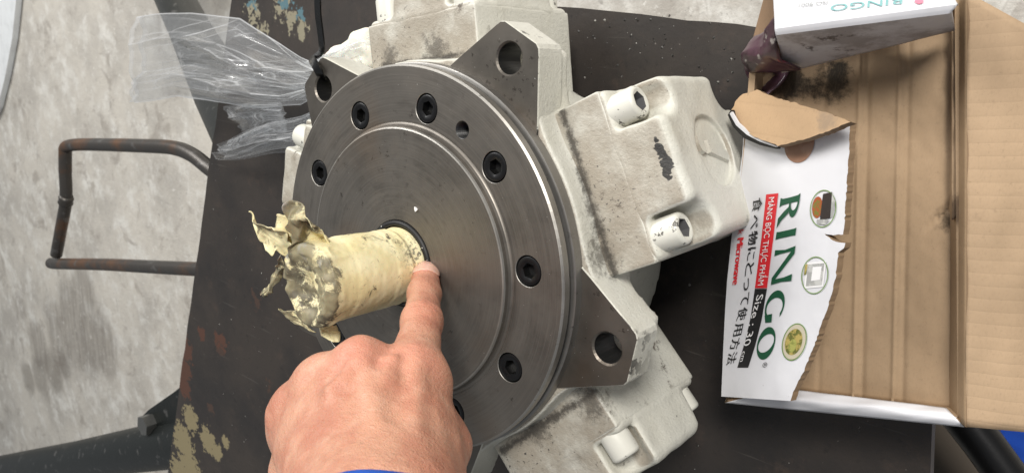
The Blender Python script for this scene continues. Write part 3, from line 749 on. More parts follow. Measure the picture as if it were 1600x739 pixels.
V, F = prism([(wc[0] + .0013 * math.cos(k) * q, wc[1] + .0013 * math.sin(k) * q) for k, q in ((0, 1), (1, .7), (2.2, 1.1), (3.4, .6), (4.6, 1.0), (5.6, .8))], .1346, .1352)
tag(obj('paint_flake', V, F, INKW), 'tiny white paint flake lying on the dark round cover', 'flake')

# ------------------------------------------------------------------ cable tie through the lug
TIE = Mat('black nylon', (.006, .006, .007), .22).m
tie = thing('cable_tie', tuple(at(500, 100, .115)), 'black nylon cable tie looped through the lug hole beside the bag', 'cable tie')
def ribbon(path, wd, th, name, par):
    P = smooth_path(path, 6); V = []; F = []
    for k, p in enumerate(P):
        t = P[min(k + 1, len(P) - 1)] - P[max(k - 1, 0)]; t /= np.linalg.norm(t); vdir = p - CAMP; sd = np.cross(t, vdir); sd /= np.linalg.norm(sd); n = np.cross(sd, t)
        sd = sd * .8 + n * .6
        n = np.cross(sd, t); V += [p - sd * wd / 2 - n * th / 2, p + sd * wd / 2 - n * th / 2, p + sd * wd / 2 + n * th / 2, p - sd * wd / 2 + n * th / 2]
    for k in range(len(P) - 1):
        for i in range(4): F.append((k * 4 + i, k * 4 + (i + 1) % 4, k * 4 + 4 + (i + 1) % 4, k * 4 + 4 + i))
    F += [(3, 2, 1, 0), tuple(range(len(V) - 4, len(V)))]
    return keep(obj(name, V, F, TIE), par)
ribbon([at(505, 138, .095), at(503, 124, .112), at(498, 112, .1195), at(492, 101, .120), at(489, 96, .115), at(488, 90, .105)], .0048, .0014, 'strap', tie)
ribbon([at(489, 92, .105), at(500, 84, .112), at(503, 74, .118), at(500, 45, .128), at(497, 20, .136), at(496, -30, .15)], .0034, .0013, 'tail', tie)
# ------------------------------------------------------------------ clear plastic bag
def bag_mat():
    m = bpy.data.materials.new('clear polythene'); m.use_nodes = True; t = m.node_tree; t.nodes.clear(); N_ = t.nodes.new; L = t.links.new
    out = N_('ShaderNodeOutputMaterial'); tr = N_('ShaderNodeBsdfTransparent'); gl = N_('ShaderNodeBsdfGlossy'); df = N_('ShaderNodeBsdfTranslucent'); d2 = N_('ShaderNodeBsdfDiffuse')
    tr.inputs[0].default_value = (.97, .975, .98, 1); gl.inputs['Roughness'].default_value = .13; df.inputs[0].default_value = (.92, .94, .96, 1); d2.inputs[0].default_value = (.93, .94, .96, 1)
    at_ = N_('ShaderNodeAttribute'); at_.attribute_name = 'whiten'
    a = N_('ShaderNodeMixShader'); b = N_('ShaderNodeMixShader'); c = N_('ShaderNodeMixShader')
    L(df.outputs[0], c.inputs[1]); L(d2.outputs[0], c.inputs[2]); L(at_.outputs['Fac'], a.inputs[0]); L(tr.outputs[0], a.inputs[1]); L(c.outputs[0], a.inputs[2])
    lw = N_('ShaderNodeLayerWeight'); lw.inputs['Blend'].default_value = .5; pw = N_('ShaderNodeMath'); pw.operation = 'POWER'; pw.inputs[1].default_value = 3.0; L(lw.outputs['Facing'], pw.inputs[0])
    mr = N_('ShaderNodeMapRange'); mr.inputs['To Min'].default_value = .05; mr.inputs['To Max'].default_value = .5; L(pw.outputs[0], mr.inputs['Value']); L(mr.outputs[0], b.inputs[0]); L(a.outputs[0], b.inputs[1]); L(gl.outputs[0], b.inputs[2]); L(b.outputs[0], out.inputs[0]); return m
BAG = bag_mat()
bag = thing('plastic_bag', tuple(at(470, 130, .06)), 'crumpled clear plastic bag spilling over the table edge behind the motor', 'bag')
def bag_lobe(top, bot, zt_, zb_, thick, seed, nu=150, nv=120, npl=8, ncr=7):
    # top / bot: the two outlines from neck to mouth; two films pleated towards the neck and creased across
    def samp(L, Zs, u):
        k = u * (len(L) - 1); i = min(int(k), len(L) - 2); f = k - i
        return at(L[i][0] * (1 - f) + L[i + 1][0] * f, L[i][1] * (1 - f) + L[i + 1][1] * f, Zs[0] * (1 - u) + Zs[1] * u)
    u1 = np.linspace(0, 1, nu); v1 = np.linspace(0, 1, nv); U, V_ = np.meshgrid(u1, v1, indexing='ij')
    A_b = np.array([samp(top, zt_, u) for u in u1]); B_b = np.array([samp(bot, zb_, u) for u in u1]); G = []; Wt = []
    for sg in (1, -1):
        R2 = np.random.default_rng(seed + 40 + sg); h = np.zeros_like(U)
        for k in range(npl):                      # radiating pleats, each fading out along the bag
            v0 = R2.uniform(.06, .94); sl_ = R2.normal(0, .16); wd_ = R2.uniform(.05, .16); u0 = R2.uniform(.45, 1.25); am = R2.uniform(.4, 1.0) * R2.choice((-1, 1, 1))
            h += am * np.maximum(0, 1 - np.abs(V_ - v0 - sl_ * U + .02 * np.sin(5 * U + k)) / (wd_ * (.6 + U))) * np.clip((u0 - U) * 3, 0, 1)
        for k in range(ncr):                      # short creases across
            th = R2.uniform(0, math.pi); cu, cv_ = math.cos(th), math.sin(th); uc, vc = R2.uniform(.25, .95), R2.uniform(.1, .9); ln_ = R2.uniform(.12, .35)
            q = (U - uc) * cu + (V_ - vc) * cv_; p_ = -(U - uc) * cv_ + (V_ - vc) * cu
            h += R2.choice((-1, 1)) * .55 * np.maximum(0, 1 - np.abs(q) / .07) * np.maximum(0, 1 - np.abs(p_) / ln_)
        h += .5 * creases(U, V_, 5, seed + 3 * sg)
        lap = np.zeros_like(h); lap[1:-1, 1:-1] = np.abs(h[2:, 1:-1] + h[:-2, 1:-1] - 2 * h[1:-1, 1:-1]) + np.abs(h[1:-1, 2:] + h[1:-1, :-2] - 2 * h[1:-1, 1:-1])
        wt = .06 + .045 * (vn(np.stack([U * 6, V_ * 5, U * 0 + sg], -1), 1.0, seed) + 1) + np.clip(lap * 7, 0, .75) * (.35 + .65 * (vn(np.stack([U * 9, V_ * 9, U * 0 + sg], -1), 1.0, seed + 9) > -.3))
        wt += .28 * np.clip(.22 - U, 0, 1) / .22 + .4 * (np.minimum(V_, 1 - V_) < .012) + .3 * (U > .985)
        env = np.minimum(1, np.minimum(V_, 1 - V_) * 8)
        p = A_b[:, None] * (1 - V_[..., None]) + B_b[:, None] * V_[..., None]
        p[..., 2] += (h * thick * .8 + sg * thick * .5 * np.sin(np.pi * V_)) * env * (.6 + .4 * np.sin(np.pi * U ** .7))
        p[..., 0] += (U > .5) * (U - .5) * .016 * vn(np.stack([V_ * 7, U * 0, U * 0 + sg], -1), 1.0, seed + 2)
        G.append(p.reshape(-1, 3)); Wt.append(wt.ravel())
    G = np.concatenate(G); G += np.stack([vn(G, 14, seed + 3), vn(G, 14, seed + 4), vn(G, 14, seed + 5)], 1) * .003
    n0 = nu * nv; F = [(o_ + i * nv + j, o_ + i * nv + j + 1, o_ + (i + 1) * nv + j + 1, o_ + (i + 1) * nv + j) for o_ in (0, n0) for i in range(nu - 1) for j in range(nv - 1)]
    o = obj('film', G, F, BAG, smooth=True); a_ = o.data.attributes.new('whiten', 'FLOAT', 'POINT'); a_.data.foreach_set('value', np.clip(np.concatenate(Wt), 0, .95).astype(np.float32)); keep(o, bag)
bag_lobe([(502, 104), (470, 88), (435, 66), (376, 30), (300, 22), (212, 26)], [(494, 150), (470, 165), (420, 167), (340, 163), (280, 150), (208, 158)], (.09, .05), (.075, .03), .013, 4, npl=9, ncr=9)
bag_lobe([(500, 165), (470, 180), (430, 190), (380, 208), (345, 224)], [(498, 225), (470, 237), (430, 240), (380, 246), (343, 250)], (.07, .03), (.055, .016), .010, 14, 90, 80, 5, 6)
bag_lobe([(440, 160), (400, 160), (370, 162), (352, 165)], [(450, 205), (425, 200), (405, 205), (385, 208)], (.05, .03), (.04, .02), .006, 24, 60, 60, 3, 4)
bag_lobe([(500, 92), (525, 78), (550, 66), (582, 52)], [(505, 120), (530, 118), (560, 114), (592, 110)], (.065, .05), (.055, .04), .012, 34, 70, 70, 5, 5)
FOAM = (lambda M: (M.bump(M.noise(120, 3), .4, .002), M.set('Subsurface Weight', .2), M.set('Subsurface Scale', .004), M.m)[3])(Mat('pale foam', (.80, .78, .68), .7))
ff = Field((-.03, -.02, -.012), (.03, .02, .012), .0012); s, X, Y, Z = ff.box((-1, -1, -1), (1, 1, 1))
ff.D[:] = sd_box(X, Y, Z, .024, .014, .008, .006); ff.D += (vn(np.stack([X, Y, Z], -1), 130, 4) * .0018).astype(np.float32)
V, F = ff.mesh(); fo = fast_mesh('foam_pad', V, F, FOAM); fo.location = at(552, 94, .045); fo.rotation_euler = (.2, .1, .5)
tag(fo, 'pale foam pad inside the plastic bag beside the upper cylinder', 'foam')

# ------------------------------------------------------------------ carton
cx = thing('carton', tuple(at(1330, 400, 0)), 'torn white and brown corrugated carton of food wrap, lying open', 'carton')
RZ = .052                                        # rim height
fdir = np.array([0, 1.0, 0])
ld = at(1130, 620, RZ) - at(1170, 235, RZ); ld /= np.linalg.norm(ld); rd = np.array([ld[1], -ld[0], 0]) * -1
if np.dot(rd, [1, 0, 0]) < 0: rd = -rd
KRAFT = kraft('kraft inside', (.385, .272, .170), ld, 900, .02, [(1228, 132, .045, .018, (.03, .025, .02)), (1255, 138, .045, .014, (.04, .03, .022)), (1294, 128, .045, .018, (.028, .022, .016)), (1303, 112, .045, .012, (.03, .024, .018)), (1475, 345, .045, .012, (.06, .045, .03)),
              (1488, 330, .05, .012, (.12, .08, .05)), (1330, 628, .05, .012, (.03, .025, .02)), (1240, 606, .05, .008, (.05, .04, .03))])
KFLAP = kraft('kraft flap', (.445, .315, .20), ld + rd * .1, 1250, .17)
KEDGE = kraft('torn board edge', (.26, .175, .105))
# body: floor and four walls
body = [at(1129, 620, RZ), at(1172, 60, RZ), at(1504, -24, RZ), at(1508, 664, RZ)]
def wall(p, q, name, th=.003):
    n = np.cross(q - p, [0, 0, 1.0]); n /= np.linalg.norm(n)
    c = (body[0] + body[1] + body[2] + body[3]) / 4
    if np.dot(c - p, n) < 0: n = -n
    p2, q2 = p + n * th, q + n * th; V = []
    for z_ in (.001, RZ - .002): V += [(p[0], p[1], z_), (q[0], q[1], z_), (q2[0], q2[1], z_), (p2[0], p2[1], z_)]
    F = [(0, 3, 2, 1), (4, 5, 6, 7), (0, 1, 5, 4), (2, 3, 7, 6), (1, 2, 6, 5), (3, 0, 4, 7)]
    return keep(obj(name, V, F, [WHITECARD, KRAFT], fm=[1, 1, 0, 1, 1, 1]), cx)
for i in range(4): wall(body[i] + (body[(i + 1) % 4] - body[i]) * .012, body[(i + 1) % 4] - (body[(i + 1) % 4] - body[i]) * .012, 'side_wall')
V, F = slab([(*b[:2], .004) for b in body], (0, 0, 1), .003); keep(obj('base_panel', V, F, KRAFT), cx)
# creased inner panel
def sheet(name, outline_px, zfun, mat, th, nx=70, ny=60, parent=cx, edge=None):
    # outline_px: four corners TL, TR, BR, BL
    G = []
    for i in range(nx):
        for j in range(ny):
            u, v = i / (nx - 1), j / (ny - 1); a, b, c, d = [np.array(p, float) for p in outline_px]
            p = (a * (1 - u) + b * u) * (1 - v) + (d * (1 - u) + c * u) * v
            G.append(at(p[0], p[1], zfun(u, v, p)))
    F = [(i * ny + j, i * ny + j + 1, (i + 1) * ny + j + 1, (i + 1) * ny + j) for i in range(nx - 1) for j in range(ny - 1)]
    o = obj(name, G, F, [mat, edge or mat], parent, smooth=True); md = o.modifiers.new('thick', 'SOLIDIFY'); md.thickness = th; md.offset = -1
    md.material_offset_rim = 1; md.use_rim = True
    keep(o, parent); return o
def zin(u, v, p):
    x = p[0] + (p[1] - 400) * .02; z_ = .041
    for c_, w_, a_ in ((1337, 3.5, .0006), (1351, 5, -.0007), (1399, 3.5, .0006), (1414, 5, -.0007), (1283, 5, -.0005), (1240, 5, .0004)):
        z_ += a_ * math.exp(-((x - c_) / w_) ** 2)
    z_ += .0010 * mnoise.noise((p[0] * .012, p[1] * .012, 3)) + .0003 * mnoise.noise((p[0] * .05, p[1] * .05, 9))
    d_ = abs((p[1] - 345) + (p[0] - 1460) * .9) ; z_ += -.0022 * math.exp(-(d_ / 5) ** 2) * max(0, min(1, (p[0] - 1440) / 30))
    return z_
sheet('inner_panel', [(1186, 70), (1496, 20), (1485, 638), (1215, 606)], zin, KRAFT, .0035, 300, 80, edge=KEDGE)
sheet('inner_panel', [(1487, 48), (1506, 44), (1501, 336), (1487, 344)], lambda u, v, p: .0475 + .0012 * mnoise.noise((p[0] * .05, p[1] * .03, 1)), KRAFT, .0035, 8, 50, edge=KEDGE)
# printed lid panel, torn
PO = at(1130, 620, RZ); PB = at(1172, 235, RZ); PC = at(1318, 400, RZ + .030)
PN = np.cross(PB - PO, PC - PO); PN /= np.linalg.norm(PN); PN = PN if PN[2] > 0 else -PN
def pp(px, py, off=0.0): return at_plane(px, py, PO, PN, off)
torn = [(1329, 192), (1327, 215), (1326, 250), (1323, 290), (1321, 320), (1320, 345), (1318, 366), (1302, 367), (1288, 366), (1306, 378), (1321, 380), (1318, 388), (1310, 395), (1308, 410), (1306, 430), (1301, 455), (1293, 480), (1284, 505), (1276, 530), (1266, 555), (1258, 575), (1247, 595), (1236, 620)]
tj = []
for i in range(len(torn) - 1):
    a, b = np.array(torn[i], float), np.array(torn[i + 1], float); n_ = max(2, int(np.linalg.norm(b - a) / 4))
    for k_ in range(n_): tj.append(a + (b - a) * k_ / n_ + (random.uniform(-1.0, 1.0), random.uniform(-.6, .6)))
lid = [(1127, 619), (1130, 545), (1133, 485), (1136, 440), (1143, 372), (1151, 300), (1160, 240), (1162, 200), (1215, 185), (1270, 188)] + [tuple(q) for q in tj] + [(1235, 626)]
V, F = slab([pp(x, y) for x, y in lid], PN, .0032)
nl = len(lid); panel = keep(obj('printed_panel', V, F, [WHITECARD, KRAFT, KEDGE], fm=[0, 1] + [2] * nl), cx)
def flat(name, pts, off, mat): return keep(obj(name, [pp(x, y, off) for x, y in pts], [tuple(range(len(pts)))], mat), cx)
def tri_flat(name, loops, off, mat):              # polygon with holes on the panel
    bm = bmesh.new(); ed = []
    for L in loops:
        vs = [bm.verts.new(tuple(pp(x, y, off))) for x, y in L]; ed += [bm.edges.new((vs[i], vs[(i + 1) % len(vs)])) for i in range(len(vs))]
    bmesh.ops.triangle_fill(bm, use_beauty=True, edges=ed); return keep(bm_obj(name, bm, mat), cx)
flat('red_band', [(1197, 304), (1216, 302), (1208, 375), (1198.5, 450), (1179.5, 450), (1190, 370)], .0003, RED)
flat('black_band', [(1179.4, 451), (1198.4, 451), (1190, 500), (1180, 540), (1169, 574), (1152, 574), (1165, 530), (1173, 495)], .0003, BLACK)
def letter(strokes, o_, e1_, e2_, name='brand_letter'):
    for k_, loops in enumerate(strokes):
        L = [[(o_[0] + e1_[0] * x + e2_[0] * y, o_[1] + e1_[1] * x + e2_[1] * y) for x, y in lp] for lp in loops]
        tri_flat(name, L, .0003 + .00006 * k_, GREEN)
def ell(cx_, cy_, rx, ry, a0, a1, n=26, rt=0): return [(cx_ + rx * math.cos(t) * math.cos(rt) - ry * math.sin(t) * math.sin(rt), cy_ + rx * math.cos(t) * math.sin(rt) + ry * math.sin(t) * math.cos(rt)) for t in np.linspace(a0, a1, n)]
stem = lambda x0, x1: [(x0 - .05, 0), (x1 + .05, 0), (x1, .12), (x1 - .01, .5), (x1, .88), (x1 + .05, 1), (x0 - .05, 1), (x0, .88), (x0 + .01, .5), (x0, .12)]
Rl = [[stem(.08, .29)], [ell(.30, .74, .48, .26, -math.pi / 2, math.pi / 2) + [(.2, 1.0), (.2, .9)] + ell(.30, .74, .25, .17, math.pi / 2, -math.pi / 2) + [(.2, .57), (.2, .48)]], [[(.36, .54), (.60, .50), (.80, .18), (1.02, 0), (.70, 0), (.52, .25)]]]
Nl = [[[(.0, 0), (.17, 0), (.15, .3), (.15, .8), (.17, 1), (.02, 1), (.06, .5)]], [[(.0, 1), (.24, 1), (1.0, .0), (.80, 0)]], [[(.86, .02), (1.0, 0), (.985, .5), (1.03, 1), (.83, 1), (.87, .6)]]]
Ol = [[ell(.5, .5, .5, .52, 0, 2 * math.pi * 35 / 36, 36), ell(.5, .5, .27, .44, 0, 2 * math.pi * 35 / 36, 36, .22)]]
Gl = [[ell(.5, .5, .5, .52, .75, 5.6, 34) + ell(.54, .5, .31, .43, 5.55, .9, 34)], [[(.74, .02), (.97, .12), (.99, .46), (.72, .42)]]]
letter(Rl, (1220, 308), (-6.5, 48), (31, -8)); letter([[stem(.1, .9)]], (1213.5, 362), (-2, 13.5), (31, -7)); letter(Nl, (1211, 391), (-6.5, 54), (32, -8))
letter(Gl, (1200, 456), (-8, 50), (29, -5)); letter(Ol, (1188, 512), (-9, 51), (27, -3))
_txt = {}
def glyph(s):
    if s in _txt: return _txt[s]
    cu = bpy.data.curves.new('t', 'FONT'); cu.body = s; cu.size = 1; cu.resolution_u = 3; to = bpy.data.objects.new('t', cu); COL.objects.link(to)
    dg = bpy.context.evaluated_depsgraph_get(); me = to.evaluated_get(dg).to_mesh(); V = [tuple(v.co) for v in me.vertices]; F = [tuple(p.vertices) for p in me.polygons]
    to.evaluated_get(dg).to_mesh_clear(); bpy.data.objects.remove(to); bpy.data.curves.remove(cu); _txt[s] = (V, F); return V, F
def text(name, s, o_, e1_, e2_, mat, fn, off=.0005, fit=None, bold=0):
    V, F = glyph(s)
    if not V: return
    x0 = min(v[0] for v in V); x1 = max(v[0] for v in V); sx = (fit / (x1 - x0)) if fit else 1
    for b in range(bold + 1):
        W = [fn(o_[0] + e1_[0] * ((v[0] - x0) * sx + b * .02) + e2_[0] * v[1], o_[1] + e1_[1] * ((v[0] - x0) * sx + b * .02) + e2_[1] * v[1], off + b * .00005) for v in V]
        keep(obj(name, W, F, mat), cx)
jp = '\u98df\u3079\u7269\u306b\u3068\u3063\u3066\u4f7f\u7528\u65b9\u6cd5'
path = [(1177, 309), (1174, 335), (1170, 361), (1168, 386), (1165, 410), (1162, 434), (1159, 457), (1155, 480), (1149, 504), (1144, 528), (1138, 550), (1134, 572)]
for k_, ch in enumerate(jp):
    a, b = np.array(path[k_]), np.array(path[k_ + 1]); text('print_character', ch, a + (b - a) * .06 + np.array([1.5, 0]), (b - a) * .95, (16, -4), BLACK, pp, fit=.86, bold=1)
text('print_text', 'M\u00c0NG B\u1eccC TH\u1ef0C PH\u1ea8M', (1201.5, 309), (-17.5, 137), (12.5, -1.8), INKW, pp, fit=1.0, off=.0007, bold=0)
text('print_text', 'Size : 30', (1183, 461), (-22, 80), (15, -3), INKW, pp, fit=1.0, off=.0007)
text('print_text', 'cm', (1160, 549), (-4, 16), (9, -2), INKW, pp, fit=1.0, off=.0007)
text('print_text', 'Microwave', (1152.5, 372), (-8, 72), (14, -2), RED, pp, fit=1.0, bold=1)
text('print_text', 'k', (1154, 360), (-1, 7), (12, -2), RED, pp, fit=1.0)
text('print_text', '\u00ae', (1192, 566), (-1, 8), (10, -1), BLACK, pp, fit=1.0)
def pic(c, rx, ry, rt, fills):
    out = ell(c[0], c[1], rx, ry, 0, 2 * math.pi * 39 / 40, 40, rt); inn_ = ell(c[0], c[1], rx - 1.4, ry - 1.6, 0, 2 * math.pi * 39 / 40, 40, rt)
    tri_flat('picture_ring', [out, inn_], .0004, OLIVE)
    for k_, (pts, m) in enumerate(fills): flat('picture', pts, .0003 + .0001 * k_, m)
def pm(name, a, b, s_): 
    M = Mat(name, a, .45); M.blend(M.ss(M.noise(s_, 4, .7), .45, .58), b); return M.m
FOOD1 = pm('printed red dish', (.36, .07, .02), (.16, .16, .03), 350); FOOD2 = pm('printed noodle plate', (.42, .33, .10), (.12, .13, .03), 330); OVEN = pm('printed oven', (.34, .34, .33), (.5, .5, .48), 200); DARKP = Mat('printed dark door', (.03, .022, .02), .45).m
CREAM = Mat('printed cream', (.52, .47, .36), .45).m
pic((1286, 326), 20.5, 29.5, .12, [(ell(1277, 324, 8, 17, 0, 6.1, 20, .1), FOOD1), ([(1286, 303), (1300, 300), (1297, 341), (1281, 343)], DARKP), ([(1300, 303), (1305, 314), (1301, 338), (1297.5, 341)], OVEN), ([(1276, 343), (1295, 343), (1290, 351), (1277, 350)], OVEN)])
pic((1273, 430), 21, 29.5, .13, [([(1261, 410), (1291, 408), (1286, 448), (1256, 451)], INKW), ([(1263, 413), (1288, 411), (1284, 445), (1259, 447)], OVEN), ([(1270, 417), (1284, 416), (1281, 437), (1267, 439)], INKW), ([(1258, 414), (1262, 412), (1260, 428), (1256, 430)], FOOD2)])
pic((1241, 534), 18.5, 30, .28, [(ell(1241, 534, 17, 28, 0, 6.1, 30, .28), CREAM), (ell(1240, 534, 13, 21, 0, 6.1, 30, .28), FOOD2), (ell(1238, 540, 6, 11, 0, 6.1, 16, .28), pm('printed greens', (.36, .36, .10), (.2, .22, .05), 400))])
EGG = pm('printed brown egg', (.30, .16, .10), (.36, .22, .16), 60)
flat('picture', ell(1249, 224, 23, 31, 0, 6.1, 30, .25), .0003, EGG)
# flap torn back over the lid
fl = [(1143, 172), (1148, 158), (1160, 146), (1182, 141), (1210, 152), (1250, 164), (1290, 176), (1329, 190), (1300, 203), (1260, 217), (1216, 228), (1190, 218), (1168, 208), (1152, 192)]
fj = []
for q_ in range(len(fl)):
    a_, b_ = np.array(fl[q_], float), np.array(fl[(q_ + 1) % len(fl)], float); n_ = max(2, int(np.linalg.norm(b_ - a_) / 5)); am_ = 1.5 if a_[0] < 1215 else .7
    for k_ in range(n_): fj.append(tuple(a_ + (b_ - a_) * k_ / n_ + np.array([random.uniform(-am_, am_), random.uniform(-am_, am_)])))
fl = fj
FO = pp(1250, 190, .006); FN = PN * .96 + np.array([-.1, .26, 0]); FN /= np.linalg.norm(FN)
V, F = slab([at_plane(x, y, FO, FN) for x, y in fl], FN, .003); keep(obj('folded_flap', V, F, [kraft('kraft torn flap', (.47, .32, .19), ld, 500, .25, [(1152, 162, .08, .014, (.56, .51, .44)), (1165, 150, .08, .014, (.56, .51, .44)), (1185, 146, .08, .012, (.5, .45, .38)), (1300, 190, .08, .012, (.3, .22, .15))]), KRAFT, KEDGE], fm=[0, 1] + [2] * len(fl)), cx)
V, F = slab([pp(x, y, .004) for x, y in ((1142, 172), (1150, 190), (1168, 206), (1190, 217), (1217, 227), (1213, 233), (1187, 227), (1162, 216), (1146, 200), (1137, 180))], PN, .002); keep(obj('torn_liner', V, F, BLACK), cx)
V, F = slab([pp(x, y, .0055) for x, y in ((1143, 175), (1153, 192), (1170, 207), (1190, 218.5), (1214, 228), (1212, 230), (1188, 222), (1167, 211), (1150, 196), (1140, 178))], PN, .001); keep(obj('torn_liner', V, F, WHITECARD), cx)
# end flap tucked in along the lower edge
def zend(u, v, p): return RZ - .001 + .004 * math.sin(v * math.pi) + .0012 * mnoise.noise((p[0] * .02, p[1] * .1, 5)) - .008 * (1 - v) * max(0, u - .45)
sheet('end_flap', [(1222, 606), (1478, 636), (1507, 667), (1132, 629)], zend, WHITECARD, .003, 60, 14, edge=KEDGE)
# raised end flap at the upper edge: one sheet folded over a ridge, printed outer face, white inner face scuffed, its base greyed for shade
GREYW = (lambda M: (M.blend(M.ss(M.noise(34, 6, .7), .44, .6), (.34, .32, .32)), M.blend(M.ss(M.noise(90, 6, .75), .58, .68), (.10, .09, .09)), M.bump(M.noise(40, 4), .5, .003), M.m)[3])(Mat('shade-grey scuffed card', (.58, .57, .585), .5))
def ridge_z(py, u):
    return .0605 + .0215 * min(1, max(0, (py + 70) / 115)) 
q0, q1, q2 = at(1206, -70, .060), at(1212, 46, .082), at(1497, 8, .082); RN = np.cross(q1 - q0, q2 - q0); RN /= np.linalg.norm(RN); RN = RN if np.dot(RN, CAMP - q0) > 0 else -RN
def rp(px, py, off): return at_plane(px, py, q1, RN, off)
rows = [(q0, rp(1430, -70, 0)), (q1, q2), (at(1213, 52, .0812), at(1487, 17, .0812)), (at(1219, 111, .050), at(1493, 44, .050))]
G = []; nu = 60; segs = [(0, 1, 16), (1, 2, 3), (2, 3, 14)]; rowl = []
for a_, b_, n_ in segs:
    for k_ in range(n_):
        rowl.append((a_, b_, k_ / n_))
rowl.append((2, 3, 1.0))
for a_, b_, t_ in rowl:
    for i in range(nu):
        u = i / (nu - 1)
        def pt(r):
            p, q = rows[r]; return p + (q - p) * u
        p = pt(a_) * (1 - t_) + pt(b_) * t_; p = p + np.array([0, 0, (.0 if a_ < 2 else .0042 * min(1, t_ * 3)) * mnoise.noise((p[0] * 40, p[1] * 40, 2))]); G.append(p)
nr = len(rowl); F = [(i * nu + j, i * nu + j + 1, (i + 1) * nu + j + 1, (i + 1) * nu + j) for i in range(nr - 1) for j in range(nu - 1)]
rf = obj('raised_flap', G, F, [WHITECARD, GREYW, KEDGE], None, smooth=True, sharp=14, fm=[0 if rowl[i][0] < 2 else 1 for i in range(nr - 1) for j in range(nu - 1)])
md = rf.modifiers.new('t', 'SOLIDIFY'); md.thickness = .0025; md.offset = 0; md.use_rim = True; keep(rf, cx)
text('print_text', 'RINGO', (1410, -4), (-112, 12), (-1, 15), TEAL, rp, fit=1.0, off=.0018)
text('print_text', 'ISO 9001', (1293, 1), (-45, 5), (0, 9), GREY, rp, fit=1.0, off=.0018)
V = [rp(x, y, .0018) for x, y in ell(1436, 2, 7, 4.5, 0, 6.0, 18)]; keep(obj('print_dot', V, [tuple(range(len(V)))], PINK), cx)
# opened long flap
def zf(u, v, p): return RZ + .006 - .030 * u * u + .0015 * mnoise.noise((p[0] * .02, p[1] * .01, 12))
sheet('open_flap', [(1511, -12), (1760, 125), (1760, 690), (1509, 666)], zf, KFLAP, .0035, 40, 50, edge=KEDGE)
sheet('fold_strip', [(1478, 10), (1511, -14), (1509, 667), (1476, 640)], lambda u, v, p: .036 + .022 * u, kraft('kraft crease', (.36, .25, .15), ld, 820, .1), .003, 8, 50, edge=KEDGE)
# burst corner with dark print, standing at the far end
WRAP = (lambda M: (M.blend(M.ss(M.noise(55, 4), .5, .58), (.03, .012, .018)), M.blend(M.ss(M.noise(40, 3, .5, 1.0), .68, .72), (.40, .02, .03)), M.blend(M.ss(M.noise(90, 4), .62, .68), (.34, .31, .29)), M.m)[3])(Mat('dark printed film', (.07, .03, .045), .3))
crumple('burst_corner', [(1168, 60), (1213, 40), (1222, 112), (1166, 108)], [.06, .08, .06, .05], .006, 31, WRAP, cx, 30, 30, .001, 70)
crumple('burst_corner', [(1164, 100), (1212, 100), (1205, 148), (1160, 150)], [.03, .05, .045, .02], .006, 37, WRAP, cx, 26, 26, .001, 80)
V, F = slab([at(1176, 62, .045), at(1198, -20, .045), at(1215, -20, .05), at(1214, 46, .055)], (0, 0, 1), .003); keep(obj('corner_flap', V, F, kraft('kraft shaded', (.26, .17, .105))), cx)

# ------------------------------------------------------------------ person
pe = thing('person', tuple(cv2w(cv(600, 840, .24))), 'person in blue sleeves pointing at the taped shaft with left index finger', 'person')
fh = Field((-.108, .004, .185), (.004, .150, .392), .00085)
def C(px, py, z): return cv(px, py, z)
k1 = .008
MC = {'i': C(646, 588, .304), 'm': C(563, 578, .302), 'r': C(504, 606, .306), 'p': C(464, 648, .311)}
WR = C(588, 850, .238)
wr = {'i': WR + (.010, -.002, 0), 'm': WR + (.003, -.004, 0), 'r': WR + (-.003, -.003, 0), 'p': WR + (-.008, 0, .002)}
# metacarpals
for f_, ra, rb in (('i', .015, .0105), ('m', .0155, .0108), ('r', .015, .0102), ('p', .0135, .0096)): fh.cone(wr[f_], MC[f_], ra, rb, .010)
dors = np.array([.16, -.90, -.40]); palm = -dors
mid_ = lambda a, b, t: a * (1 - t) + b * t
for a, b in (('i', 'm'), ('m', 'r'), ('r', 'p')): fh.cone(mid_(mid_(wr[a], wr[b], .5), mid_(MC[a], MC[b], .5), .3) + palm * .003, mid_(MC[a], MC[b], .5) + palm * .007, .0125, .0088, .010)
# palm mass
fh.cone(WR + palm * .010, mid_(MC['m'], MC['r'], .5) + palm * .014, .017, .015, .014)
fh.cone(WR + palm * .010 + (.012, 0, 0), MC['i'] + palm * .014 + (.0, 0, -.012), .015, .012, .014)
fh.cone(wr['p'] + palm * .006, MC['p'] + palm * .010, .012, .0095, .010)
# index finger
I0, I1, I2, I3 = MC['i'], C(659, 503, .338), C(663, 460, .362), C(664.5, 437, .3765)
fh.cone(I0, I1, .0112, .0083, .009); fh.cone(I1, I2, .0084, .0074, .004); fh.cone(I2, I3, .0075, .0070, .004)
fh.cone(I1 + dors * .0009, I1 + dors * .0011, .0080, .0080, .004)
